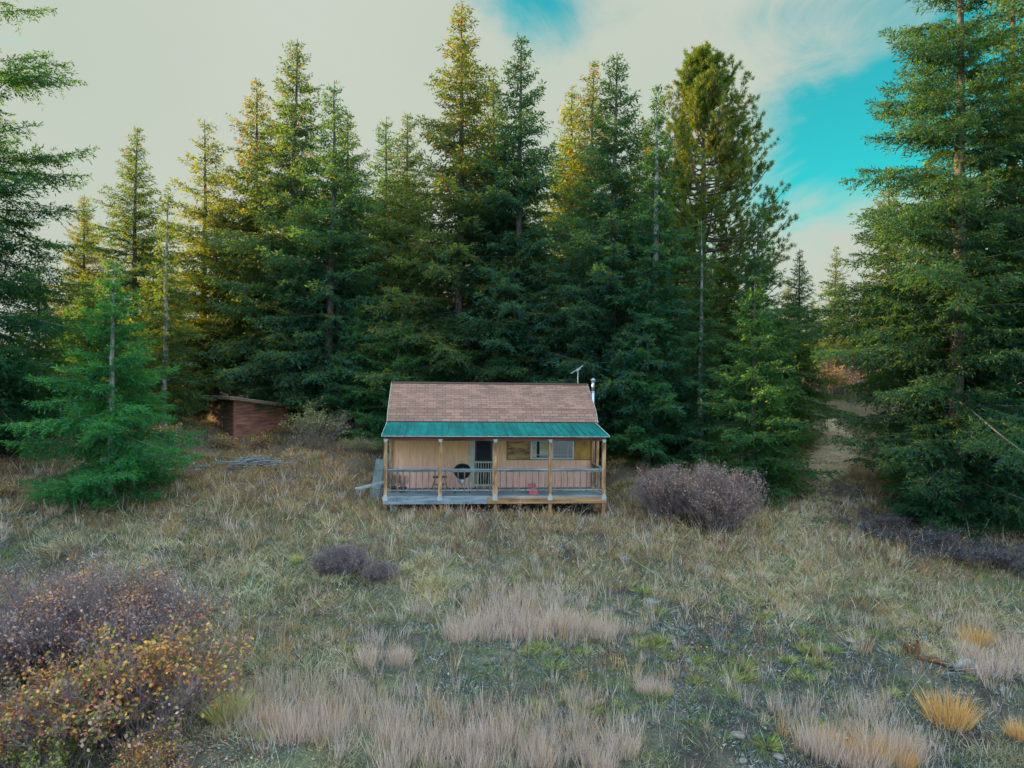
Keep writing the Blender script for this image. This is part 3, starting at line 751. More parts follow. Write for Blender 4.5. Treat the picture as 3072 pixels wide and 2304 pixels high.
# ------------------------------------------------------------------ dead wood
def sticks(seed, n, L, rad, spread, h, ang0=0., angs=1.5):
    rng = random.Random(seed); mb = MB()
    for i in range(n):
        a = ang0 + rng.uniform(-angs, angs); l = L*rng.uniform(.5, 1.1); cx, cy = rng.gauss(0, spread), rng.gauss(0, spread*.5); z = rng.uniform(.03, h)*max(0, 1-abs(cx)/(spread*3)) + .03
        d = Vector((cos(a), sin(a), rng.uniform(-.12, .16))); c = Vector((cx, cy, z)); k = Vector((0, 0, rng.uniform(-.05, .05)))
        mb.tube([c-d*l*.5, c+k, c+d*l*.5], [rad*rng.uniform(.7, 1.3), rad, rad*.4], 5)
    return mb
x, y = G(765, 1400)
o = sticks(3, 70, 1.3, .017, .42, .38).build('brush_pile', M['grey_stick'], None, True); o.location = (x, y, gz(x, y)); tag(o, 'pile of bleached grey sticks on the grass below the shed', 'brush pile')
x, y = G(2893, 2012)
e = empty('dead_log', (x, y, gz(x, y)), .35, 'broken bleached log lying in dark litter right of the rotten stump', 'log')
mb = MB(); mb.tube([(-.28, 0, .08), (-.05, .02, .14), (.2, 0, .10), (.34, -.03, .05)], [.05, .10, .09, .03], 7); mb.tube([(0, 0, .14), (.1, .16, .25)], [.05, .02], 6); mb.build('log', M['grey_stick'], e, True)
sticks(9, 22, 1.5, .009, .3, .1, -.35, .5).build('branch', M['grey_stick'], e, True).location = (.45, -.15, 0)
x, y = G(2735, 1960); rng = random.Random(8)
mb = MB()
for i in range(14):
    a = i/14*6.28; mb.tube([(cos(a)*.16, sin(a)*.12, -.05), (cos(a)*.13*rng.uniform(.8, 1.2), sin(a)*.1, rng.uniform(.1, .28))], [rng.uniform(.04, .06), rng.uniform(.008, .03)], 6)
o = mb.build('rotten_stump', M['rotten'], None, False); o.location = (x, y, gz(x, y)); tag(o, 'rotten orange brown stump in the grass at right', 'stump')
x, y = G(2795, 1992)
mb = MB(); mb.tube([(-.25, 0, .05), (.1, .03, .07), (.3, -.02, .02)], [.05, .07, .02], 7)
o = mb.build('rotten_log', M['rotten'], None, True); o.location = (x, y, gz(x, y)); o.rotation_euler = (0, 0, -.5); tag(o, 'short rotten brown log between the stump and the bleached log', 'log')

# ------------------------------------------------------------------ cabin
cy_, sy_ = cos(YAW), sin(YAW)
def UW(px, v, py=1400):
    s = ray(px, py)[0]; return (s*(Y0+v*cy_) - X0 + v*sy_)/(cy_ - s*sy_)
def ZW(px, py, v):
    u = UW(px, v, py); return ray(px, py)[1]*(Y0+u*sy_+v*cy_) - Z0
def c2w(u, v): return X0+u*cy_-v*sy_, Y0+u*sy_+v*cy_
def gl(u, v): return gz(*c2w(u, v)) - Z0        # ground height in cabin coordinates
d1, d2 = 1.8, 1.85
VB, VR = d1+.34, d1+d2
ZT, ZB, ZR, ZE = 2.253, 2.674, 3.584, 1.919
GL, GR = -.10, LP+.195
cab = empty('cabin', (X0, Y0, Z0), YAW, 'small salmon-sided cabin with a brown shingled gambrel roof and a teal metal porch roof', 'cabin')
WR = 7.03; VBK = d1 + 2*d2
# front wall with the door opening
uD0, uD1 = UW(1424, d1), UW(1476, d1); zD = 1.90
mb = MB()
def boards(mb, u0, u1, z0, z1, step=.203):
    u = u0
    while u < u1 - .01:
        e = min(u+step-.006, u1); mb.box((u, d1-.016, z0), (e, d1+.002, z1)); u += step
WT = 2.16
mb.box((0, d1, -.3), (uD0, d1+.08, WT)); mb.box((uD1, d1, -.3), (WR, d1+.08, WT)); mb.box((uD0, d1, zD), (uD1, d1+.08, WT)); mb.box((uD0, d1, -.3), (uD1, d1+.08, .02))
boards(mb, .09, uD0-.19, -.05, WT); boards(mb, uD1+.07, WR-.09, -.05, WT)
mb.build('wall', M['siding'], cab)
# side and back walls with gambrel gables
for nm, u in (('side', 0.), ('side', WR-.08)):
    mb = MB()
    prof = [(d1+.082, -.3), (VBK, -.3), (VBK, ZT-.1), (VBK-.34, ZB-.07), (VR, ZR-.08), (VB, ZB-.07), (d1+.082, ZT-.1)]
    mb.poly([(u, v, z) for v, z in prof][::-1]); mb.poly([(u+.08, v, z) for v, z in prof])
    for i in range(len(prof)):
        a, b = prof[i], prof[(i+1) % len(prof)]
        mb.poly([(u, *a), (u, *b), (u+.08, *b), (u+.08, *a)][::-1])
    mb.build('side_wall', M['siding'], cab)
mb = MB(); mb.box((.082, VBK-.08, -.3), (WR-.082, VBK-.001, ZT-.12)); mb.build('back_wall', M['siding'], cab)
mb = MB()
for u in (0-.012, WR-.09): mb.box((u, d1-.03, -.06), (u+.10, d1-.017, WT-.02))
mb.build('corner_board', M['wood_warm'], cab)
# roof
th = .035
def slab(mb, p, q, u0, u1, off0=0.):
    """roof plane from profile point p(v,z) to q, thickness th, with uv in metres"""
    (v0, z0), (v1, z1) = p, q; L = math.hypot(v1-v0, z1-z0); n = (-(z1-z0)/L, (v1-v0)/L)
    if n[1] < 0: n = (-n[0], -n[1])
    a, b = (v0, z0), (v1, z1); a2, b2 = (v0-n[0]*th, z0-n[1]*th), (v1-n[0]*th, z1-n[1]*th)
    mb.poly([(u0, *a), (u1, *a), (u1, *b), (u0, *b)], [(u0, off0), (u1, off0), (u1, off0+L), (u0, off0+L)])
    mb.poly([(u0, *b2), (u1, *b2), (u1, *a2), (u0, *a2)])
    mb.poly([(u0, *a2), (u1, *a2), (u1, *a), (u0, *a)]); mb.poly([(u0, *b), (u1, *b), (u1, *b2), (u0, *b2)])
    mb.poly([(u0, *a), (u0, *b), (u0, *b2), (u0, *a2)]); mb.poly([(u1, *a), (u1, *a2), (u1, *b2), (u1, *b)])
    return off0+L
mb = MB()
o1 = slab(mb, (d1-.02, ZT), (VB, ZB), GL, GR); slab(mb, (VB, ZB+.012), (VR, ZR), GL, GR, o1+.04)
vb2, vbk = 2*VR-VB, 2*VR-d1+.02
slab(mb, (VR, ZR-.002), (vb2, ZB+.012), GL, GR); slab(mb, (vb2, ZB), (vbk, ZT), GL, GR)
roof = mb.build('roof', M['shingle'], cab)
mb = MB()   # ridge cap shingles
for k in range(34):
    u0 = GL + k*(GR-GL)/34; u1 = u0 + (GR-GL)/34 + .02
    for s in (-1, 1):
        mb.bar((u0+.0, VR+s*.06, ZR-.022+.004*(k % 2)), (u1-.03, VR+s*.06, ZR-.022+.004*(k % 2)), .13, .012, (0, s*.5, 1))
mb.build('ridge_cap', M['shingle'], roof)
for u in (GL-.008, GR+.001):     # pale rake trim on both ends
    mb = MB()
    pr = [(d1-.02, ZT-.01), (VB, ZB-.005), (VR, ZR-.01), (vb2, ZB-.005), (vbk, ZT-.01)]
    for a, b in zip(pr, pr[1:]): mb.bar((u+.003, a[0], a[1]-.03), (u+.003, b[0], b[1]-.03), .008, .075)
    mb.build('rake_trim', M['trimw'], roof)
def litter(n, seed, fn, parent, cols):
    r = np.random.default_rng(seed); P = fn(r, n); D = nrm(r.normal(0, 1, (n, 3))*np.array([1, .8, .15])); L = r.uniform(.04, .10, n)
    c = np.array(cols)[r.integers(0, len(cols), n)]*r.uniform(.6, 1.2, (n, 1))
    o = link('needle_litter', kite_mesh('litter', kites(P, D, nrm(r.normal(0, .2, (n, 3))+np.array([0, -.3, 1.])), L, L*.18), c), M['leaf'], parent); o['kind'] = 'stuff'
def on_roof(r, n):
    u = r.uniform(GL+.05, GR-.05, n); t = r.random(n)**1.6; v = VB + (VR-VB)*t; return np.stack([u, v, ZB+.012+(ZR-ZB)*t+.006], 1)
litter(260, 61, on_roof, roof, [(.12, .07, .04), (.20, .13, .07), (.08, .07, .05)])
# porch roof of ribbed teal metal
EU0, EU1 = -.09, LP+.11
mb = MB(); VE = -.3
def zpr(v): return ZE + (v-VE)/(d1-.03-VE)*(ZT-.03-ZE)
mb.poly([(EU0, VE, zpr(VE)), (EU1, VE, zpr(VE)), (EU1, d1-.03, zpr(d1-.03)), (EU0, d1-.03, zpr(d1-.03))])
mb.poly([(EU0, VE, zpr(VE)-.012), (EU0, d1-.03, zpr(d1-.03)-.012), (EU1, d1-.03, zpr(d1-.03)-.012), (EU1, VE, zpr(VE)-.012)])
k = 0; u = EU0+.012
while u < EU1:
    if k % 1 == 0: mb.bar((u, VE-.004, zpr(VE)+.004), (u, d1-.035, zpr(d1-.035)+.004), .028, .024)
    u += .2285; k += 1
proof = mb.build('porch_roof', M['teal'], cab)
def on_porch(r, n):
    u = r.uniform(EU0+.05, EU1-.05, n); v = VE + (d1-.05-VE)*(1-r.random(n)**2.2); return np.stack([u, v, zpr(v)+.006], 1)
litter(230, 62, on_porch, proof, [(.14, .09, .05), (.22, .15, .08), (.10, .10, .06)])
mb = MB(); mb.bar((EU0-.006, VE, zpr(VE)-.01), (EU0-.006, d1-.03, zpr(d1-.03)-.01), .010, .05); mb.bar((EU1+.006, VE, zpr(VE)-.01), (EU1+.006, d1-.03, zpr(d1-.03)-.01), .010, .05)
mb.build('edge_trim', M['trimw'], proof)
mb = MB(); mb.bar((EU0, VE-.012, zpr(VE)-.014), (EU1, VE-.012, zpr(VE)-.014), .01, .012); mb.build('drip_edge', M['trimw'], proof)
# beam and rafters
mb = MB(); mb.box((-.06, -.05, 1.745), (LP+.06, .045, 1.865)); mb.build('beam', M['wood_red'], cab)
for k in range(15):
    u = .02 + k*(LP-.04)/14
    mb = MB(); mb.bar((u, VE+.05, zpr(VE+.05)-.036), (u, d1-.04, zpr(d1-.04)-.036), .038, .045)
    r = mb.build('rafter', M['wood_red'], cab)
    mb = MB(); mb.box((u-.014, VE+.036, zpr(VE)-.058), (u+.014, VE+.046, zpr(VE)-.026)); mb.build('rafter_end', M['wood_tan'], r)
# deck
mb = MB()
for k in range(13): mb.box((-.05, -.06+k*.142, -.038), (LP+.08, -.06+k*.142+.134, -.0))
deck = mb.build('deck', M['wood_grey'], cab)
mb = MB(); mb.box((-.05, -.085, -.235), (LP*.46, -.045, -.045)); mb.build('rim_board', M['wood_grey'], cab)
mb = MB(); mb.box((LP*.46+.003, -.088, -.235), (LP+.09, -.048, -.04)); mb.box((LP+.05, -.044, -.235), (LP+.09, d1, -.04)); mb.build('rim_joist', M['wood_rim'], cab)
mb = MB()
for v in (.3, .9, 1.5): mb.box((0, v-.03, -.24), (LP+.04, v+.03, -.04))
mb.build('joist', M['wood_rim'], cab)
for u, v in [(LP, 0), (LP*.75, 0), (LP*.5, 0), (LP*.25, .02), (.02, 0), (LP, 1.3), (LP*.5, 1.3), (.05, 1.3)]:
    mb = MB(); g = gl(u, v); mb.box((u-.05, v-.04, min(g, -.3)-.12), (u+.05, v+.06, -.236)); mb.build('stilt', M['wood_rim'], cab)
mb = MB(); mb.box((.1, d1+.1, -.75), (WR-.1, VBK-.1, -.301)); mb.build('foundation', M['soil'], cab)
# posts with their metal brackets
for u, w, wt in [(UW(1157, 0), .105, 1), (UW(1320.6, 0), .115, 1), (UW(1485.5, 0), .165, 1), (UW(1650, 0), .11, 1), (UW(1811, 0), .12, 1)]:
    mb = MB(); mb.box((u-w/2, -.045, .0), (u+w/2, .06, 1.744)); p = mb.build('post', M['wood_warm'], cab, bevel=.008)
    mb = MB(); mb.box((u-.075, -.092, -.13), (u+.075, -.0895, .015)); mb.box((u-.05, -.0935, .017), (u+.05, -.049, .055)); mb.box((u-.085, -.093, -.05), (u-.076, -.089, -.01))
    mb.build('bracket', M['galv'], p)
    mb = MB(); mb.box((u-.045, -.062, 1.70), (u+.045, -.052, 1.80)); mb.box((u-.065, -.062, 1.75), (u-.046, -.052, 1.80)); mb.box((u+.046, -.062, 1.75), (u+.065, -.052, 1.80))
    mb.build('bracket', M['galv'], p)
for u, v in ((LP-.0, .95), (LP+.02, d1-.07), (.05, d1-.08)):
    mb = MB(); mb.box((u-.05, v-.05, .0), (u+.05, v+.05, 1.75)); mb.build('post', M['wood_warm'], cab)
mb = MB(); mb.box((LP-.04, .047, 1.75), (LP+.05, d1-.02, 1.86)); mb.box((-.045, .047, 1.75), (.045, d1-.02, 1.86)); mb.build('side_beam', M['wood_red'], cab)
# railings
def railing(p, q, n):
    (u0, v0), (u1, v1) = p, q
    mb = MB(); mb.bar((u0, v0, .838), (u1, v1, .838), .11, .036); mb.bar((u0, v0, .79), (u1, v1, .79), .036, .066); mb.bar((u0, v0, .185), (u1, v1, .185), .036, .034)
    r = mb.build('railing', M['wood_grey'], cab)
    for k in range(n):
        t = (k+.5)/n; u, v = u0+(u1-u0)*t, v0+(v1-v0)*t
        mb = MB(); mb.bar((u, v-.028 if u0 != u1 else v, .15), (u + random.uniform(-.006, .006), v-.028 if u0 != u1 else v, .815), .03, .018); mb.build('baluster', M['wood_tan'], r)
us = [UW(1157, 0), UW(1320.6, 0), UW(1485.5, 0), UW(1650, 0), UW(1811, 0)]
for a, b in zip(us, us[1:]): railing((a+.055, -.0), (b-.055, -.0), 8)
railing((LP+.0, .06), (LP+.0, .90), 4); railing((LP+.0, 1.0), (LP+.0, d1-.12), 4)
# door
mb = MB(); mb.box((uD0-.19, d1-.045, .0), (uD0-.075, d1-.0165, 1.98)); mb.build('door_frame', M['wood_trim'], cab)
mb = MB(); mb.box((uD0-.073, d1-.055, .0), (uD0, d1-.0165, 1.98)); mb.box((uD1, d1-.055, .0), (uD1+.068, d1-.0165, 1.98)); mb.box((uD0+.001, d1-.05, 1.90), (uD1-.001, d1-.018, 1.98)); mb.build('door_frame', M['wood_trim'], cab)
mb = MB(); mb.box((uD0+.001, d1+.03, .03), (uD1-.001, d1+.06, zD)); door = mb.build('door', M['dark'], cab)
mb = MB(); mb.box((uD0+.02, d1+.015, .03), (uD0+.05, d1+.029, zD)); mb.box((uD1-.05, d1+.015, .03), (uD1-.02, d1+.029, zD)); mb.box((uD0+.051, d1+.015, .90), (uD1-.051, d1+.028, .94)); mb.build('screen_frame', M['black'], door)
zg = ZW(1450, 1386, d1-.08)
mb = MB(); mb.box((uD0-.04, d1-.1, zg-.02), (uD1+.02, d1-.06, zg+.03)); mb.box((uD0-.01, d1-.1, .05), (uD1+.01, d1-.06, .12)); gate = mb.build('door_gate', M['wood_trim'], cab)
for k in range(7):
    u = uD0 + .04 + k*(uD1-uD0-.08)/6; mb = MB(); mb.tube([(u, d1-.08, .12), (u, d1-.08, zg*.5), (u, d1-.08, zg-.02)], [.012, .015, .012], 6); mb.build('spindle', M['wood_trim'], gate)
# sliding window: one long frame, two sashes, inner bars
w0, w1 = UW(1591.5, d1), UW(1720, d1); z0, z1 = ZW(1650, 1376.5, d1), ZW(1650, 1319, d1)
um = (w0+w1)/2 - .0
win = empty('window', parent=cab)
mb = MB(); fw = .045
mb.box((w0, d1-.05, z0), (w1, d1-.018, z0+fw)); mb.box((w0, d1-.05, z1-fw), (w1, d1-.018, z1)); mb.box((w0, d1-.05, z0+fw), (w0+fw, d1-.018, z1-fw)); mb.box((w1-fw, d1-.05, z0+fw), (w1, d1-.018, z1-fw)); mb.box((um-.03, d1-.05, z0+fw), (um+.03, d1-.018, z1-fw))
mb.build('frame', M['galv'], win)
mb = MB()
zb_ = z0+.15
mb.box((w0+fw, d1-.036, zb_-.008), (um-.03, d1-.029, zb_+.008)); mb.box((um+.03, d1-.036, zb_-.008), (w1-fw, d1-.029, zb_+.008))
ul, ur = w0+.19, w1-.2
for uu in (ul, ur): mb.box((uu-.007, d1-.0365, z0+fw), (uu+.007, d1-.0285, z1-fw))
mb.build('bar', M['trimw'], win)
mb = MB(); mb.box((w0+fw, d1-.026, z0+fw), (um-.03, d1-.02, z1-fw)); mb.box((um+.03, d1-.026, z0+fw), (w1-fw, d1-.02, z1-fw)); mb.build('pane', M['glass'], win)
mb = MB(); mb.box((ul+.12, d1-.0285, z0+.17), (um-.035, d1-.0265, z1-fw-.004)); mb.box((w0+fw+.003, d1-.0285, z0+.06), (ul-.01, d1-.0265, z1-fw-.004)); mb.build('blind', M['blind'], win)
mb = MB(); mb.box((ul+.02, d1-.0285, z0+.06), (ul+.11, d1-.0265, z1-fw-.004)); mb.build('curtain_gap', M['dark'], win)
# plywood shutters either side, and the sill line under them
p0, p1 = UW(1522, d1), UW(1590, d1)
mb = MB(); mb.box((p0, d1-.03, z0), (p1-.004, d1-.0175, z1)); tag(mb.build('plywood_panel', M['ply_old'], cab), 'grey weathered plywood panel left of the window')
q1 = UW(1776, d1)
mb = MB(); mb.box((w1+.005, d1-.03, z0), (q1, d1-.0175, z1)); tag(mb.build('plywood_panel', M['ply_new'], cab), 'ochre plywood panel right of the window')
mb = MB(); mb.box((p0-.03, d1-.028, z0-.028), (WR-.11, d1-.0165, z0-.004)); mb.box((p0-.03, d1-.028, z0), (p0-.004, d1-.0165, z1)); mb.build('sill_strip', M['wood_red'], cab)
# stove pipe and antenna
uc, vc = UW(1779, 2.75, 1200), 2.75
zt = ZW(1779, 1143, vc)
mb = MB(); mb.tube([(uc, vc, 1.3), (uc, vc, zt-.38)], .06, 16); mb.tube([(uc, vc, zt-.375), (uc, vc, zt)], .056, 16); mb.tube([(uc, vc, zt-.39), (uc, vc, zt-.36)], .064, 16)
mb.tube([(uc-.2, vc, 1.35), (uc, vc, 1.35)], .068, 12)
ch = mb.build('stove_pipe', M['steel'], cab, True)
mb = MB(); mb.lathe([(.07, 0), (.112, .012), (.108, .02), (.03, .085), (.0, .095)], (uc, vc, zt+.03), 18)
for k in range(4): a = k*pi/2; mb.bar((uc+.06*cos(a), vc+.06*sin(a), zt-.02), (uc+.06*cos(a), vc+.06*sin(a), zt+.04), .012)
mb.build('pipe_cap', M['steel'], ch)
ua = UW(1734, VR, 1140); za = ZW(1734, 1111, VR)
ant = empty('antenna', parent=cab)
mb = MB(); mb.tube([(ua, VR+.02, ZR-.15), (ua, VR+.02, za+.03)], .016, 8); mb.build('mast', M['galv'], ant)
mb = MB(); b0 = (UW(1712, VR, 1118), VR-.12, ZW(1712, 1119, VR)); b1 = (UW(1751, VR, 1097), VR+.16, ZW(1751, 1096, VR))
mb.bar(b0, b1, .035, .035)
for k in range(7):
    t = k/6; c_ = Vector(b0).lerp(Vector(b1), t); hw = .16-.09*t
    mb.bar(c_ + Vector((-.45*hw, -.9*hw, -.1*hw)), c_ + Vector((.45*hw, .9*hw, .1*hw)), .010)
mb.bar((ua-.06, VR, za-.02), (ua+.08, VR, za+.08), .05, .03)
mb.build('boom', M['galv'], ant)

# ------------------------------------------------------------------ things on and beside the porch (placed in cabin coordinates, world objects)
def thing(name, u, v, z, label, cat, rz=0.):
    x, y = c2w(u, v); return empty(name, (x, y, Z0+z), YAW+rz, label, cat)
ug = UW(1387, .75); g = thing('kettle_grill', ug, .75, 0, 'black kettle grill with a domed lid standing on the porch left of the door', 'grill')
R_ = .285
mb = MB(); mb.lathe([(.02, .44), (.12, .455), (.2, .50), (.255, .575), (R_, .68), (R_+.012, .70), (R_, .705)], n=28); mb.build('bowl', M['black'], g, True)
mb = MB(); mb.lathe([(R_+.01, .708), (R_-.004, .75), (.255, .82), (.19, .89), (.1, .93), (0.001, .945)], n=28); lid = mb.build('lid', M['black'], g, True)
mb = MB(); mb.tube([(-.07, 0, .925), (-.07, 0, .975), (-.04, 0, 1.0), (.04, 0, 1.0), (.07, 0, .975), (.07, 0, .925)], .010, 6); mb.build('handle', M['galv'], lid)
mb = MB(); mb.lathe([(.085, .26), (.095, .28), (.095, .42), (.085, .44)], n=18); mb.build('ash_catcher', M['galv'], g, True)
for a in (1.57, 3.67, 5.76):
    mb = MB(); mb.tube([(.15*cos(a), .15*sin(a), .50), (.27*cos(a), .27*sin(a), .015)], .014, 7); lg = mb.build('leg', M['galv'], g)
    if a > 2:
        mb = MB(); mb.tube([(.27*cos(a)-.02, .27*sin(a), .06), (.27*cos(a)+.02, .27*sin(a), .06)], .055, 12); mb.build('wheel', M['black'], lg)
for s in (-1, 1):
    mb = MB(); mb.tube([(s*R_, -.05, .65), (s*(R_+.05), -.04, .66), (s*(R_+.05), .04, .66), (s*R_, .05, .65)], .010, 6); mb.build('side_handle', M['black'], g)
s = thing('stool', UW(1320, 1.15), 1.15, 0, 'brown wooden stool with splayed legs against the porch wall, left of the grill', 'stool')
mb = MB(); mb.box((-.23, -.14, .425), (.23, .14, .47)); mb.build('seat', M['brown'], s, bevel=.008)
for a, b in ((-1, -1), (1, -1), (-1, 1), (1, 1)):
    mb = MB(); mb.bar((a*.15, b*.09, .424), (a*.26, b*.15, 0), .032); mb.build('leg', M['brown'], s)
mb = MB(); mb.bar((-.19, -.1, .2), (.19, -.1, .2), .022); mb.bar((-.19, .1, .2), (.19, .1, .2), .022); mb.build('stretcher', M['brown'], s)
r = thing('storage_box', UW(1600, .35), .35, 0, 'small red plastic box on the deck with its faded pink lid propped open', 'box', .05)
mb = MB(); mb.box((-.15, -.12, 0), (.15, .12, .02)); mb.box((-.155, -.125, .0), (.155, -.105, .13)); mb.box((-.155, .105, .0), (.155, .125, .15)); mb.box((-.157, -.104, 0), (-.135, .104, .14)); mb.box((.135, -.104, 0), (.157, .104, .14)); mb.build('body', M['red'], r, bevel=.006)
mb = MB(); mb.box((-.155, .128, .13), (.12, .145, .32)); mb.box((-.165, .11, .30), (.13, .127, .33)); mb.bar((-.14, .118, .15), (.10, .118, .29), .014); mb.build('lid', M['pink'], r)
for i, (px, v, sc, lab) in enumerate([(1180, .9, 1.0, 'dead plant with wiry stems in a dark planter at the left end of the porch'), (1208, .8, .8, 'withered plant with reddish leaves beside the wiry one on the porch')]):
    p = thing('potted_plant', UW(px, v), v, 0, lab, 'potted plant')
    mb = MB(); mb.lathe([(.09, 0), (.13, .14), (.14, .17), (.12, .168), (.11, .15)], n=14); mb.build('pot', M['shed_dark'], p, True)
    for nm, k_, mt in (('stems', 0, M['stem']), ('foliage', 1, M['leaf'])):
        o = link(nm, SH['pot'][k_], mt, p); o.location = (0, 0, .13); o.scale = (sc, sc, sc); o.rotation_euler = (0, 0, i*2)
# panels leaning on the left wall and a plank sticking out of the porch
def ground_thing(name, px, py, D, mat, mbld, label, cat, rz=0):
    x = at(px, D); o = mbld.build(name, mat, None); o.location = (x, D, gz(x, D)); o.rotation_euler = (0, 0, rz); return tag(o, label, cat)
def zat(px, py, D): return ray(px, py)[1]*D
for px, D, w, ytop_, lab in ((1126, 23.0, .30, 1381, 'shorter grey panel leaning outside the left end of the porch'), (1144, 23.4, .22, 1361, 'taller grey board leaning against the left corner of the cabin')):
    x = at(px, D); h = zat(px, ytop_, D) - gz(x, D) + .05
    mb = MB(); mb.bar((-.05, -.1, 0), (.07, .12, h), .025, w, (1, 0, 0))
    mb = MB()
    Mx = Matrix.Rotation(.12, 4, 'Y') @ Matrix.Rotation(-.1, 4, 'X')
    mb.box((-w/2, 0, 0), (w/2, .025, h), Mx); mb.box((-w/2, -.02, h*.3), (w/2, -.002, h*.3+.05), Mx); mb.box((-w/2, -.02, h*.75), (w/2, -.002, h*.75+.05), Mx)
    ground_thing('leaning_panel', px, 1400, D, M['panel_grey'], mb, lab, 'panel')
D = 22.2; xa, xb = at(1075, D), at(1152, D); za_, zb_ = zat(1075, 1463, D), zat(1152, 1446, D)
mb = MB(); mb.bar((xa, D-.25, za_), (xb+.1, D+.1, zb_+.01), .30, .05); o = mb.build('plank', M['panel_grey']); tag(o, 'grey plank jutting out low from the left end of the porch', 'plank')

# ------------------------------------------------------------------ shed
SX, SY = at(704, 31), 31.
zg_ = min(gz(SX, SY), zat(704, 1322, 31)); th_ = radians(45)
shed = empty('shed', (SX, SY, zg_), th_, 'low red brown plank shed with a slanted roof and a dark door among the trees', 'shed')
sw, sl = 2.5, 3.0        # right face along +x, left face along +y
hc = zat(704, 1197, 31)-zg_; hr = zat(852, 1217, 31+sw*sin(th_))-zg_
def shz(x): return hc + (hr-hc)*x/sw
mb = MB()
nb_ = 12
mb.poly([(0, 0, -.5), (sw, 0, -.5), (sw, 0, shz(sw)), (0, 0, shz(0))]); mb.poly([(0, .05, -.5), (0, .05, shz(0)), (sw, .05, shz(sw)), (sw, .05, -.5)])
for k in range(nb_):
    za, zb2 = -.2 + k*.178, -.2 + (k+1)*.178 - .012
    xm = sw
    if zb2 > shz(sw): xm = max(0, min(sw, (zb2-hc)/(hr-hc)*sw))
    if xm > .1 and zb2 < hc: mb.box((.06, -.022+.006*(k % 2), za), (xm, -.002, zb2))
mb.build('side_wall', M['shed_red'], shed)
mb = MB(); mb.box((0, .052, -.5), (.04, sl, hc)); mb.box((sw-.04, .052, -.5), (sw, sl, hr-.02)); mb.box((.042, sl-.04, -.5), (sw-.042, sl, hr))
for k in range(11): mb.box((-.02, .08, -.2+k*.19), (-.002, sl*.995, -.2+k*.19+.178)) if -.2+k*.19+.178 < hc else None
mb.build('front_wall', M['shed_dark'], shed)
mb = MB(); mb.box((-.05, .10, .0), (-.022, 1.25, hc-.28)); sd = mb.build('door', M['shed_dark'], shed)
mb = MB(); mb.box((-.056, 1.15, .55), (-.051, 1.22, .80)); mb.box((-.07, 1.12, 1.0), (-.051, 1.2, 1.05)); mb.build('hinge', M['galv'], sd)
mb = MB(); mb.box((-.03, -.03, -.3), (.055, .075, hc-.02)); mb.box((sw-.06, -.035, -.3), (sw+.01, -.0225, hr-.02)); mb.build('corner_post', M['shed_red'], shed)
mb = MB(); ov = .32
P4 = [(-ov, -ov), (sw+ov, -ov), (sw+ov, sl+ov), (-ov, sl+ov)]
t4 = [(x, y, shz(x)+.10) for x, y in P4]; b4 = [(x, y, shz(x)+.05) for x, y in P4]
mb.poly(t4); mb.poly(b4[::-1])
for i in range(4): j = (i+1) % 4; mb.poly([b4[i], b4[j], t4[j], t4[i]])
rf = mb.build('roof', M['shed_roof'], shed)
mb = MB(); mb.bar((-ov, -ov-.015, shz(-ov)+.015), (sw+ov, -ov-.015, shz(sw+ov)+.015), .025, .13); mb.bar((-ov-.015, -ov, shz(-ov)+.015), (-ov-.015, sl+ov, shz(-ov)+.015), .025, .13)
mb.build('fascia', M['shed_fascia'], rf)

# ------------------------------------------------------------------ grassy track at right
pts = [(2350, 1800, .9), (2400, 1640, .9), (2440, 1540, 1.), (2475, 1450, 1.15), (2500, 1380, 1.2), (2510, 1330, 1.2)]
ctr = [G(a, b) + (w,) for a, b, w in pts]; ctr.append((ctr[-1][0]+1.4, ctr[-1][1]+6, .9)); ctr.append((ctr[-1][0]+3, ctr[-1][1]+9, 1.))
TRK = np.array(ctr)
def track_d(x, y):
    """distance from the track's centre line"""
    cx = np.interp(y, TRK[:, 1], TRK[:, 0]); return np.abs(x-cx)*np.where((y > TRK[0, 1]) & (y < TRK[-1, 1]), 1, 9)
yy = np.arange(TRK[3, 1], TRK[-1, 1], .2); cxx = np.interp(yy, TRK[:, 1], TRK[:, 0]); ww = np.interp(yy, TRK[:, 1], TRK[:, 2])
cols = np.linspace(-1, 1, 11); VV = []
for y, x, w in zip(yy, cxx, ww):
    for c_ in cols:
        xx = x + c_*w*smooth(yy[0]-.6, yy[0]+2.5, y)*(1+.35*(float(vnoise(y*1.3, c_ > 0, 5))-.5)*2*abs(c_)); z = gz(xx, y) + (.05 if abs(c_) < .95 else -.06) - (.25 if y < yy[0]+.1 else 0) + .03*float(vnoise(xx*5, y*5, 4))
        VV.append((xx, y, z))
n = len(cols); ii = np.array([i*n+j for i in range(len(yy)-1) for j in range(n-1)])
cc_ = np.array([.30, .225, .15])*np.random.default_rng(3).uniform(.8, 1.2, (len(VV), 1))
tag(link('dirt_track', np_mesh('track', np.array(VV), np.stack([ii, ii+1, ii+1+n, ii+n], 1), None, cc_, True), M['ground']), kind='structure')

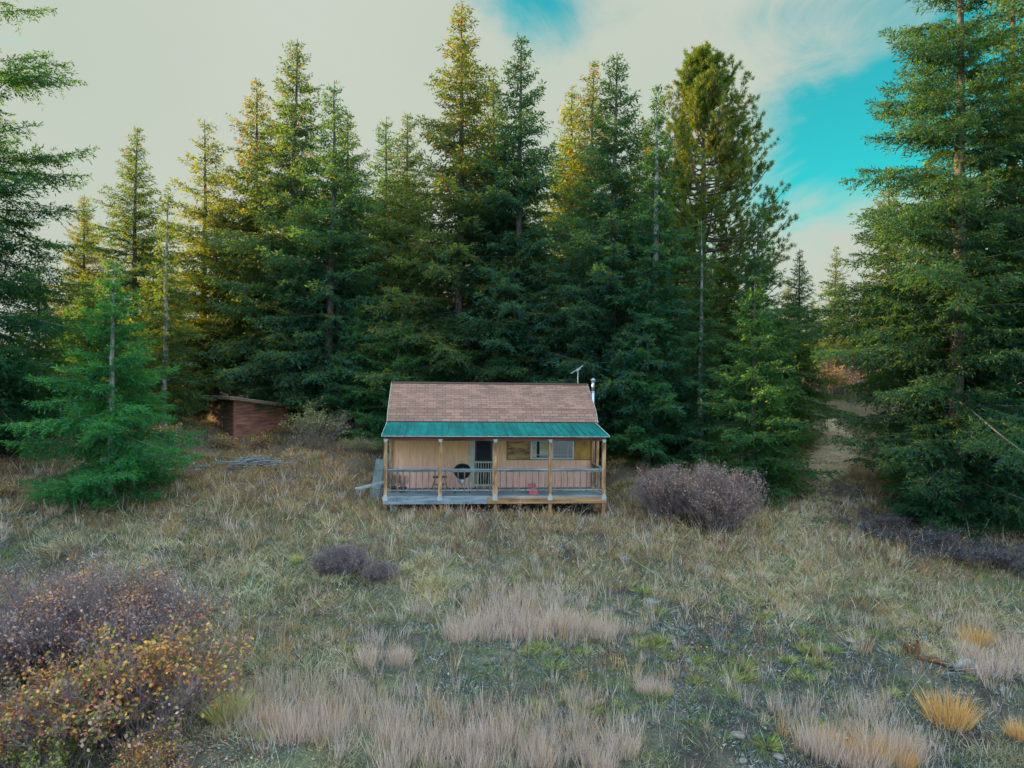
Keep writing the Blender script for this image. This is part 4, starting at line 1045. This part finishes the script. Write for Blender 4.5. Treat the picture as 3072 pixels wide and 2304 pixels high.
# ------------------------------------------------------------------ grass and low plants (uncountable: stuff)
rng = np.random.default_rng(77)
def patches(x, y, lst):
    """sum of soft ellipses given as (dx, dy, rx, ry, weight) in the 2212 px view"""
    r = np.zeros_like(x)
    for dx, dy, rx, ry, w in lst:
        cx, cy = G(dx*K, dy*K); f_, n_ = G(dx*K, (dy-ry)*K)[1], G(dx*K, (dy+ry)*K)[1]
        sx = rx*K*cy/F; syy = max(.3, (f_-n_)/2)
        r += w*np.exp(-(((x-cx)/sx)**2 + ((y-cy)/syy)**2))
    return r
def footprint(x, y):
    dx = x-X0; dy = y-Y0; u = dx*cy_+dy*sy_; v = -dx*sy_+dy*cy_
    return (u > -.02) & (u < LP+.1) & (v > -.02) & (v < 5.6)
def in_view(x, y, m=1.5): return (np.abs(x) < .76*y+m)

def tufts(n, y0, y1, pexp, prob, seed):
    r = np.random.default_rng(seed); n = int(n*1.28)
    y = (r.random(n)*(y1**pexp-y0**pexp)+y0**pexp)**(1/pexp); x = r.uniform(-1, 1, n)*(.80*y + 4)
    keep = (r.random(n) < prob(x, y)) & ~footprint(x, y)
    return x[keep], y[keep]

def blades(x, y, per, hmin, hmax, wid, spread, lean, cols, seed, hfield=None, up_=1., flat=0., wm=1.):
    """tufts at (x,y), each with about `per` blades"""
    r = np.random.default_rng(seed); n = len(x)
    k = r.integers(max(1, int(per*.5)), int(per*1.5)+1, n); ti = np.repeat(np.arange(n), k); m = len(ti)
    sc = r.uniform(.6, 1.25, n)[ti]
    if hfield is not None: sc = sc*hfield[ti]
    a = r.uniform(0, 2*pi, m); rad = spread*np.sqrt(r.random(m))*sc
    px, py = x[ti]+np.cos(a)*rad, y[ti]+np.sin(a)*rad
    tl = r.normal(0, flat, (n, 2))[ti]
    D = np.stack([np.cos(a)*lean*r.uniform(.2, 1.3, m)+tl[:, 0], np.sin(a)*lean*r.uniform(.2, 1.3, m)+tl[:, 1], np.full(m, up_)], 1) + r.normal(0, .12, (m, 3)); D = nrm(D)
    L = r.uniform(hmin, hmax, m)*sc
    P = np.stack([px, py, terrain(px, py)-.015], 1)
    bend = np.stack([D[:, 0]*L*.35, D[:, 1]*L*.35, -L*.12*r.random(m)], 1)
    W = wid*r.uniform(.7, 1.3, m)*np.clip(y[ti]/14, .8, 2.2)*wm
    V = kites(P, D, nrm(r.normal(0, 1, (m, 3))*np.array([1, 1, .15])), L, W, bend, .4)
    c = cols[ti]*r.uniform(.72, 1.28, (m, 1))
    return V, c
def pick(r, pal, n):
    w = np.array([p[1] for p in pal], float); w /= w.sum(); c = np.array([p[0] for p in pal]); return c[r.choice(len(pal), n, p=w)]

# regions
PALE = [(1150, 1320, 190, 60, 1), (800, 1400, 90, 40, .7), (700, 1530, 170, 60, .9), (1150, 1600, 260, 70, .9), (850, 1600, 170, 60, .9), (2120, 1390, 90, 60, .8), (1840, 1590, 170, 70, .8), (1430, 1475, 50, 25, .6), (1250, 1500, 60, 40, .6), (590, 1530, 70, 70, .8), (1000, 1610, 250, 50, .6)]
LOW = [(1450, 1420, 330, 80, 1), (1500, 1540, 300, 70, 1), (1100, 1450, 260, 60, .9), (1750, 1480, 230, 80, .8), (950, 1480, 150, 70, .6), (1950, 1620, 200, 50, .5), (500, 1640, 150, 40, .7)]
MATTED = [(1650, 1240, 380, 75, 1), (500, 1330, 150, 160, .9), (600, 1130, 260, 80, .6), (900, 1280, 200, 70, .8), (1950, 1300, 250, 100, .8), (600, 1450, 150, 100, .8), (200, 1150, 200, 40, .6), (1650, 1120, 100, 50, .7)]
BROWN = [(1100, 1130, 420, 45, 1), (1400, 1170, 260, 35, .8), (300, 1120, 300, 40, .6), (700, 1040, 230, 40, .7), (60, 1010, 160, 40, .9), (500, 1060, 120, 60, .6), (2000, 1230, 250, 50, .7), (1550, 1180, 200, 25, .8), (2020, 1190, 260, 35, 1)]
def F_(name, x, y): return patches(x, y, name)

GM = []
def nz(x, y, s, k): return fbm(x*k, y*k, s, 3)
# 1 general matted dry grass
x, y = tufts(42000, 8.6, 33, .9, lambda x, y: np.clip(.30 + .85*F_(MATTED, x, y) - 1.0*F_(LOW, x, y) + (nz(x, y, 5, 1.3)-.5)*2.4, .02, 1)*np.where((track_d(x, y) < .7) & (y > TRK[3, 1]+1), .45, 1), 1)
r = np.random.default_rng(2)
pal = [((.48, .46, .33), 4), ((.26, .31, .19), 3), ((.56, .47, .35), 3), ((.14, .18, .12), 2.8), ((.48, .33, .16), 2.6)]
cols = pick(r, pal, len(x)); w = nz(x, y, 15, .6)[:, None]; w2 = nz(x, y, 16, 2.1)[:, None]; w3 = smooth(.50, .72, nz(x, y, 17, .9))[:, None]; cols = cols*(.10+.70*w+.84*w2); cols = cols*(1-w3*.55) + np.array([.50, .36, .20])*w3*.55*(.5+w2); far = smooth(18, 23, y)[:, None]; cols = cols*(1-far) + cols*np.array([1.0, .80, .60])*far
tk = (np.exp(-(track_d(x, y)/1.1)**2)*smooth(14, 19, y))[:, None]; cols = cols*(1-tk) + np.array([.50, .40, .27])*(.7+.5*w2)*tk
GM.append(blades(x, y, 16, .08, .27, .0095, .15, .8, cols, 3, .75+.6*nz(x, y, 8, .7), 1., .45))
# 2 pale upright bunch grass
x, y = tufts(15000, 8.6, 24, .9, lambda x, y: np.clip(1.15*F_(PALE, x, y)-.25 + (nz(x, y, 6, 1.6)-.5)*1.1, .045, 1), 4)
cols = pick(r, [((.58, .46, .41), 4), ((.52, .43, .40), 3), ((.58, .44, .32), 2), ((.56, .36, .18), .8)], len(x))*.9
GM.append(blades(x, y, 18, .25, .52, .009, .09, .16, cols, 5, .8+.5*nz(x, y, 9, .9)))
tag(link('dry_grass', kite_mesh('dry_grass', np.concatenate([a for a, b in GM]), np.concatenate([b for a, b in GM])), M['grassm']), 'dry pale grass covering the meadow', kind='stuff')
# 3 green and yellow green blades
GM = []
x, y = tufts(13000, 8.6, 30, .9, lambda x, y: np.clip(.10 + .45*F_(MATTED, x, y) + .30*F_(LOW, x, y) + (nz(x, y, 25, .9)-.5)*1.3, .02, 1)*np.where(y > 24, .4, 1), 6)
cols = pick(r, [((.14, .22, .07), 3), ((.22, .28, .08), 3), ((.10, .20, .10), 2), ((.32, .31, .09), 2)], len(x))
GM.append(blades(x, y, 15, .07, .22, .011, .10, .6, cols, 7))
tag(link('green_grass', kite_mesh('green_grass', np.concatenate([a for a, b in GM]), np.concatenate([b for a, b in GM])), M['grassm']), 'green grass growing through the dry meadow', kind='stuff')
# 4 low grey green forbs and litter
GM = []
x, y = tufts(44000, 8.6, 26, .9, lambda x, y: np.clip(.24 + 1.1*F_(LOW, x, y) + (nz(x, y, 35, 1.3)-.5)*1.2, .03, 1), 8)
cols = pick(r, [((.12, .17, .16), 4), ((.21, .26, .25), 3), ((.07, .11, .10), 3), ((.17, .14, .17), 2.5), ((.36, .38, .38), 2), ((.24, .20, .14), 2)], len(x))
GM.append(blades(x, y, 12, .035, .11, .018, .14, 1.0, cols, 9, None, .8, .2))
tag(link('low_plants', kite_mesh('low_plants', np.concatenate([a for a, b in GM]), np.concatenate([b for a, b in GM])), M['grassm']), 'low grey green plants and litter between the tussocks', kind='stuff')
# 5 brown weed stalks, with small seed heads
GM = []
x, y = tufts(19000, 9, 34, 1., lambda x, y: np.clip(.07 + .95*F_(BROWN, x, y) + .25*smooth(19, 24, y) + (nz(x, y, 45, 1.2)-.5)*.8, .01, 1)*np.where(track_d(x, y) < .8, .25, 1), 10)
cols = pick(r, [((.25, .155, .10), 4), ((.35, .22, .14), 3), ((.21, .15, .14), 3), ((.46, .30, .12), 1.4), ((.31, .32, .13), 1), ((.46, .36, .29), 1.5)], len(x))
GM.append(blades(x, y, 13, .12, .40, .009, .12, .35, cols, 11, .7+.6*nz(x, y, 12, .8)))
n = 26000; i = np.random.default_rng(4).integers(0, len(x), n); rr2 = np.random.default_rng(5)
hx, hy = x[i]+rr2.normal(0, .1, n), y[i]+rr2.normal(0, .1, n); P = np.stack([hx, hy, terrain(hx, hy)+rr2.uniform(.12, .5, n)], 1)
Lh = rr2.uniform(.02, .05, n); GM.append((kites(P, nrm(rr2.normal(0, 1, (n, 3))), nrm(rr2.normal(0, 1, (n, 3))), Lh, Lh*.7), cols[i]*1.15))
tag(link('weed_stalks', kite_mesh('weed_stalks', np.concatenate([a for a, b in GM]), np.concatenate([b for a, b in GM])), M['grassm']), 'brown weed stalks around the cabin and along the trees', kind='stuff')
# 6 long single pale stems
x, y = tufts(3600, 9, 24, 1., lambda x, y: np.clip(.25 + .5*F_(MATTED, x, y) + .35*F_(BROWN, x, y), 0, 1), 12)
cols = pick(r, [((.58, .55, .46), 2), ((.5, .5, .42), 2), ((.5, .42, .3), 1)], len(x))
V_, c_ = blades(x, y, 2.2, .45, .95, .006, .12, .3, cols, 13, None, 1., .25)
tag(link('long_stems', kite_mesh('long_stems', V_, c_), M['grassm']), 'long single straw stems rising from the meadow', kind='stuff')
# 6b gravel and clods on the bare patches
x, y = tufts(16000, 8.6, 24, .9, lambda x, y: np.clip(.04 + .9*F_(LOW, x, y) + (nz(x, y, 55, 1.5)-.5)*1.2, .0, 1), 14)
r3 = np.random.default_rng(15); nn = len(x); sz_ = .008 + .03*r3.random(nn)**3
oc = np.array([[1, 0, 0], [0, 1, 0], [-1, 0, 0], [0, -1, 0], [0, 0, .7], [0, 0, -.7]])
Vg = (np.stack([x, y, terrain(x, y)+.03], 1)[:, None] + (oc[None]*r3.uniform(.6, 1.4, (nn, 6, 1)))*sz_[:, None, None]*np.array([1.2, 1., .8])).reshape(-1, 3)
tf = np.array([[0, 1, 4], [1, 2, 4], [2, 3, 4], [3, 0, 4], [1, 0, 5], [2, 1, 5], [3, 2, 5], [0, 3, 5]])
Tg = (np.arange(nn)[:, None, None]*6 + tf[None]).reshape(-1, 3)
cg = np.repeat(pick(r3, [((.22, .23, .24), 3), ((.14, .14, .15), 3), ((.32, .31, .30), 1.5), ((.16, .12, .09), 2)], nn)*r3.uniform(.7, 1.3, (nn, 1)), 6, 0)
tag(link('gravel', np_mesh('gravel', Vg, None, Tg, cg), M['grassm']), 'gravel and clods on the bare patches', kind='stuff')
# 7 fallen leaves near the lower left thicket
cx, cy = G(480*K, 1590*K); n = 2600; px = cx + rr2.normal(-.6, 1.1, n); py = cy + rr2.normal(0, 1.2, n); py = np.maximum(py, 8.5)
P = np.stack([px, py, terrain(px, py)+rr2.uniform(.01, .06, n)], 1); d = rr2.normal(0, 1, (n, 3))*np.array([1, 1, .2]); L_ = rr2.uniform(.03, .06, n)
cl = pick(rr2, [((.42, .30, .26), 3), ((.36, .20, .12), 3), ((.50, .42, .38), 2), ((.40, .10, .07), .6)], n)
tag(link('fallen_leaves', kite_mesh('fallen_leaves', kites(P, nrm(d), nrm(rr2.normal(0, .3, (n, 3))+np.array([0, 0, 1.])), L_, L_*.7, mid=.5), cl), M['leaf']), 'fallen leaves on the ground at the foot of the lower left thicket', kind='stuff')

# individual tussocks that stand out
def tussock_mesh(seed, n, H, R, cols, lean, wid):
    r = np.random.default_rng(seed); a = r.uniform(0, 2*pi, n); rad = R*np.sqrt(r.random(n))
    P = np.stack([np.cos(a)*rad, np.sin(a)*rad, -.04+0*a], 1)
    D = nrm(np.stack([np.cos(a)*lean*rad/R*1.3, np.sin(a)*lean*rad/R*1.3, 1+0*a], 1)+r.normal(0, .14, (n, 3))); L = H*r.uniform(.35, 1.12, n)
    bend = np.stack([D[:, 0]*L*.3, D[:, 1]*L*.3, -L*.08*r.random(n)], 1)
    V = kites(P, D, nrm(r.normal(0, 1, (n, 3))*np.array([1, 1, .15])), L, wid*r.uniform(.7, 1.3, n), bend, .4)
    c = pick(r, cols, n)*r.uniform(.75, 1.2, (n, 1))
    me = kite_mesh('tussock', V, c); me.materials.append(M['grassm']); return me
PINKC = [((.62, .47, .42), 4), ((.54, .44, .42), 3), ((.64, .46, .32), 1.5)]
ORC = [((.78, .42, .12), 4), ((.68, .44, .19), 3), ((.54, .38, .20), 3)]
YGC = [((.54, .46, .13), 3), ((.44, .46, .20), 3), ((.56, .52, .32), 2)]
GRC = [((.17, .27, .07), 3), ((.30, .34, .10), 3), ((.46, .42, .17), 3)]
TM = {'pink': [tussock_mesh(100+i, 190, .66, .27, PINKC, .14, .009) for i in range(5)],
      'orange': [tussock_mesh(110+i, 620, .66, .30, ORC, .30, .009) for i in range(2)],
      'yg': [tussock_mesh(120+i, 700, .62, .20, YGC, .45, .011) for i in range(2)],
      'green': [tussock_mesh(130+i, 190, .21, .09, GRC, 1.0, .012) for i in range(3)]}
def tuss(kind, dx, dy, s, label, group=None, sz=1.):
    x, y = G(dx*K, dy*K); o = link('grass_tussock', TM[kind][random.randrange(len(TM[kind]))]); o.location = (x, y, gz(x, y)); o.rotation_euler = (0, 0, random.uniform(0, 6.28)); o.scale = (s, s, s*sz)
    tag(o, label, 'grass tussock', group)
tuss('orange', 2050, 1565, 1.05, 'wide bright orange tussock at lower right, the brightest of all')
tuss('orange', 1870, 1640, .72, 'orange tipped tussock at the bottom right, among tan grass'); tuss('orange', 1790, 1620, .55, 'narrow orange tussock left of the larger orange tipped one')
tuss('orange', 2205, 1600, .6, 'tan orange tussock cut by the right edge'); tuss('orange', 2110, 1395, .8, 'golden tussock up the slope at the right edge')
tuss('orange', 1945, 1655, .6, 'dull orange tussock at the bottom between the bright one and the tan grass')
tuss('yg', 487, 1555, .95, 'yellow green fountain shaped tussock right of the lower left thicket'); tuss('yg', 570, 1600, .35, 'small mustard yellow tussock beside the pale stalks')
tuss('yg', 640, 1215, .45, 'small golden tussock left of the dark twiggy shrub'); tuss('orange', 592, 1570, .5, 'golden straw tussock just right of the fountain shaped one')
rq = random.Random(4)
for i in range(20): tuss('pink', rq.uniform(985, 1325), 0, .0, '') if False else tuss('pink', 990+i*17+rq.uniform(-8, 8), 1385-rq.uniform(0, 55)*(1-abs(i-8)/16), rq.uniform(.75, 1.1), 'pale pinkish bunch grass tussock in the big pale patch in front of the cabin', 'tussocks of the big pale patch in front of the cabin')
for i in range(12): tuss('pink', rq.uniform(560, 760), rq.uniform(1560, 1600), rq.uniform(.7, 1.), 'pale straw tussock in the row right of the fountain shaped one', 'straw tussocks at lower left centre')
for i in range(22): tuss('pink', rq.uniform(820, 1350), rq.uniform(1600, 1675), rq.uniform(.65, .95), 'pale straw tussock along the bottom edge, middle of the photo', 'straw tussocks along the bottom middle')
for i in range(5): tuss('pink', rq.uniform(790, 870), rq.uniform(1410, 1440), rq.uniform(.6, .8), 'pale tussock in the small patch left of the big pale patch', 'tussocks left of the big pale patch')
for i in range(4): tuss('pink', rq.uniform(1390, 1445), rq.uniform(1490, 1500), .5, 'short pinkish tussock in the small isolated patch right of centre', 'small isolated pink patch')
for i in range(12): tuss('pink', rq.uniform(1740, 2000), rq.uniform(1620, 1670), rq.uniform(.7, .9), 'tan straw tussock at the bottom right', 'tan tussocks at the bottom right')
for i in range(8): tuss('pink', rq.uniform(2090, 2212), rq.uniform(1400, 1470), rq.uniform(.65, .9), 'tan tussock by the right edge up the slope', 'tan tussocks by the right edge')
for i in range(70):
    dx, dy = rq.gauss(1550, 270), rq.gauss(1440, 75)
    if dy < 1640 and dx < 2180: tuss('green', dx, dy, rq.uniform(.6, 1.25), 'small yellow green spiky tussock on the low grey green ground', 'yellow green spiky tussocks')

# ------------------------------------------------------------------ sky, sun, camera
world = bpy.data.worlds.new('World'); scene.world = world; world.use_nodes = True
nt = world.node_tree; nt.nodes.clear(); lk = nt.links
SUN_AZ, SUN_EL = radians(-74), radians(12)      # azimuth measured from the view direction (+Y), negative = left
tc = nt.nodes.new('ShaderNodeTexCoord')
sky = nt.nodes.new('ShaderNodeTexSky'); sky.sky_type = 'NISHITA'; sky.sun_disc = False
sky.sun_elevation = SUN_EL; sky.sun_rotation = SUN_AZ; sky.air_density = 1.0; sky.dust_density = .6; sky.ozone_density = 2.
def mth(op, a, b=None, c=None, clamp=False):
    n = nt.nodes.new('ShaderNodeMath'); n.operation = op; n.use_clamp = clamp
    for i, x in enumerate((a, b, c)):
        if x is None: continue
        if isinstance(x, bpy.types.NodeSocket): lk.new(x, n.inputs[i])
        else: n.inputs[i].default_value = x
    return n.outputs[0]
sp_ = nt.nodes.new('ShaderNodeSeparateXYZ'); lk.new(tc.outputs['Generated'], sp_.inputs[0])
az = mth('MULTIPLY', mth('ARCTAN2', sp_.outputs[0], sp_.outputs[1]), 57.2958)
el = mth('MULTIPLY', mth('ARCSINE', sp_.outputs[2]), 57.2958)
nz1 = nt.nodes.new('ShaderNodeTexNoise'); mp = nt.nodes.new('ShaderNodeMapping'); lk.new(tc.outputs['Generated'], mp.inputs[0]); mp.inputs['Scale'].default_value = (1, 1, 1.8); mp.inputs['Rotation'].default_value = (0, .35, 0)
lk.new(mp.outputs[0], nz1.inputs['Vector']); nz1.inputs['Scale'].default_value = 6; nz1.inputs['Detail'].default_value = 9; nz1.inputs['Roughness'].default_value = .66; nz1.inputs['Distortion'].default_value = .6
def blob(a0, e0, sa, se, w, rot=0.):
    da, de = mth('SUBTRACT', az, a0), mth('SUBTRACT', el, e0)
    if rot: c, s = cos(rot), sin(rot); da, de = mth('ADD', mth('MULTIPLY', da, c), mth('MULTIPLY', de, s)), mth('SUBTRACT', mth('MULTIPLY', de, c), mth('MULTIPLY', da, s))
    q = mth('ADD', mth('POWER', mth('ABSOLUTE', mth('DIVIDE', da, sa)), 2.), mth('POWER', mth('ABSOLUTE', mth('DIVIDE', de, se)), 2.))
    return mth('MULTIPLY', mth('EXPONENT', mth('MULTIPLY', q, -1.)), w)
m = blob(32, 19.6, 15, 5.6, 1.5, .30)
for bb in [(3, 29.5, 8, 3.6, .62, .1), (24, 26.8, 9, 2.2, .42, .1), (48, 23, 12, 9, .6, 0), (4, 17, 7, 4, .35, 0)]: m = mth('ADD', m, blob(*bb))
m = mth('ADD', m, mth('MULTIPLY', mth('SUBTRACT', nz1.outputs['Fac'], .5), 1.5))
ss = nt.nodes.new('ShaderNodeMapRange'); ss.interpolation_type = 'SMOOTHSTEP'; lk.new(m, ss.inputs[0]); ss.inputs[1].default_value = .16; ss.inputs[2].default_value = .95
nz2 = nt.nodes.new('ShaderNodeTexNoise'); lk.new(tc.outputs['Generated'], nz2.inputs['Vector']); nz2.inputs['Scale'].default_value = 2.2; nz2.inputs['Detail'].default_value = 5
cloud = nt.nodes.new('ShaderNodeValToRGB'); lk.new(nz2.outputs['Fac'], cloud.inputs[0])
cloud.color_ramp.elements[0].position = .3; cloud.color_ramp.elements[0].color = (.53, .60, .51, 1); cloud.color_ramp.elements[1].position = .72; cloud.color_ramp.elements[1].color = (.60, .645, .57, 1)
# added fill light: the unseen sky overhead and behind the viewer is boosted
hi = nt.nodes.new('ShaderNodeMapRange'); hi.interpolation_type = 'SMOOTHSTEP'; lk.new(el, hi.inputs[0]); hi.inputs[1].default_value = 32; hi.inputs[2].default_value = 62; hi.inputs[3].default_value = 1.; hi.inputs[4].default_value = 2.9
bk = nt.nodes.new('ShaderNodeMapRange'); bk.interpolation_type = 'SMOOTHSTEP'; lk.new(sp_.outputs[1], bk.inputs[0]); bk.inputs[1].default_value = .15; bk.inputs[2].default_value = -.5; bk.inputs[3].default_value = 1.; bk.inputs[4].default_value = 3.1
gain = mth('MULTIPLY', hi.outputs[0], bk.outputs[0])
def vm(op, a, b):
    n = nt.nodes.new('ShaderNodeMix'); n.data_type = 'RGBA'; n.blend_type = op; n.inputs[0].default_value = 1
    for i, x in ((6, a), (7, b)):
        if isinstance(x, bpy.types.NodeSocket): lk.new(x, n.inputs[i])
        else: n.inputs[i].default_value = (*x, 1)
    return n.outputs[2]
STR = .2
gc = nt.nodes.new('ShaderNodeCombineColor'); 
over = mth('SUBTRACT', gain, 1.)
for i, tnt in enumerate((.70, .92, 1.30)): lk.new(mth('MULTIPLY', mth('MULTIPLY_ADD', over, tnt, 1.), 1/STR), gc.inputs[i])
cl2 = vm('MULTIPLY', cloud.outputs[0], gc.outputs[0])
sk2 = vm('MULTIPLY', sky.outputs[0], (.06, 1.5, 1.08))
mx = nt.nodes.new('ShaderNodeMix'); mx.data_type = 'RGBA'; lk.new(mth('MULTIPLY', ss.outputs[0], .96), mx.inputs[0]); lk.new(cl2, mx.inputs[6]); lk.new(sk2, mx.inputs[7])
bg = nt.nodes.new('ShaderNodeBackground'); lk.new(mx.outputs[2], bg.inputs[0]); bg.inputs[1].default_value = STR*.3
wo = nt.nodes.new('ShaderNodeOutputWorld'); lk.new(bg.outputs[0], wo.inputs[0])

sd_ = Vector((sin(SUN_AZ)*cos(SUN_EL), cos(SUN_AZ)*cos(SUN_EL), sin(SUN_EL)))
sl_ = bpy.data.lights.new('sun', 'SUN'); sl_.energy = 5.; sl_.angle = radians(.6); sl_.color = (1., .69, .30)
so = bpy.data.objects.new('sun', sl_); COL.objects.link(so); so.location = (-30, 30, 30); so.rotation_euler = sd_.to_track_quat('Z', 'Y').to_euler()

cd = bpy.data.cameras.new('camera'); cam = bpy.data.objects.new('camera', cd); COL.objects.link(cam); scene.camera = cam
cd.sensor_width = 36; cd.lens = 36*F/3072; cd.clip_end = 3000; cd.clip_start = .1
pt = .0009
r_ = Vector((cos(ROLL), 0, sin(ROLL))); u_ = Vector((-sin(ROLL), 0, cos(ROLL))); fw_ = Vector((0, 1, pt)); 
cam.matrix_world = Matrix((( r_.x, u_.x, -fw_.x, 0), (r_.y, u_.y, -fw_.y, 0), (r_.z, u_.z, -fw_.z, 0), (0, 0, 0, 1)))

scene.view_settings.view_transform = 'Standard'; scene.view_settings.look = 'None'; scene.view_settings.exposure = 1.74; scene.view_settings.gamma = 1
scene.render.engine = 'CYCLES'
scene.cycles.max_bounces = 6; scene.cycles.diffuse_bounces = 3; scene.cycles.transmission_bounces = 3; scene.cycles.transparent_max_bounces = 4
scene.cycles.use_denoising = True; scene.cycles.denoiser = 'OPENIMAGEDENOISE'; scene.cycles.denoising_input_passes = 'RGB_ALBEDO_NORMAL'; scene.cycles.denoising_prefilter = 'NONE'
scene.render.use_persistent_data = False
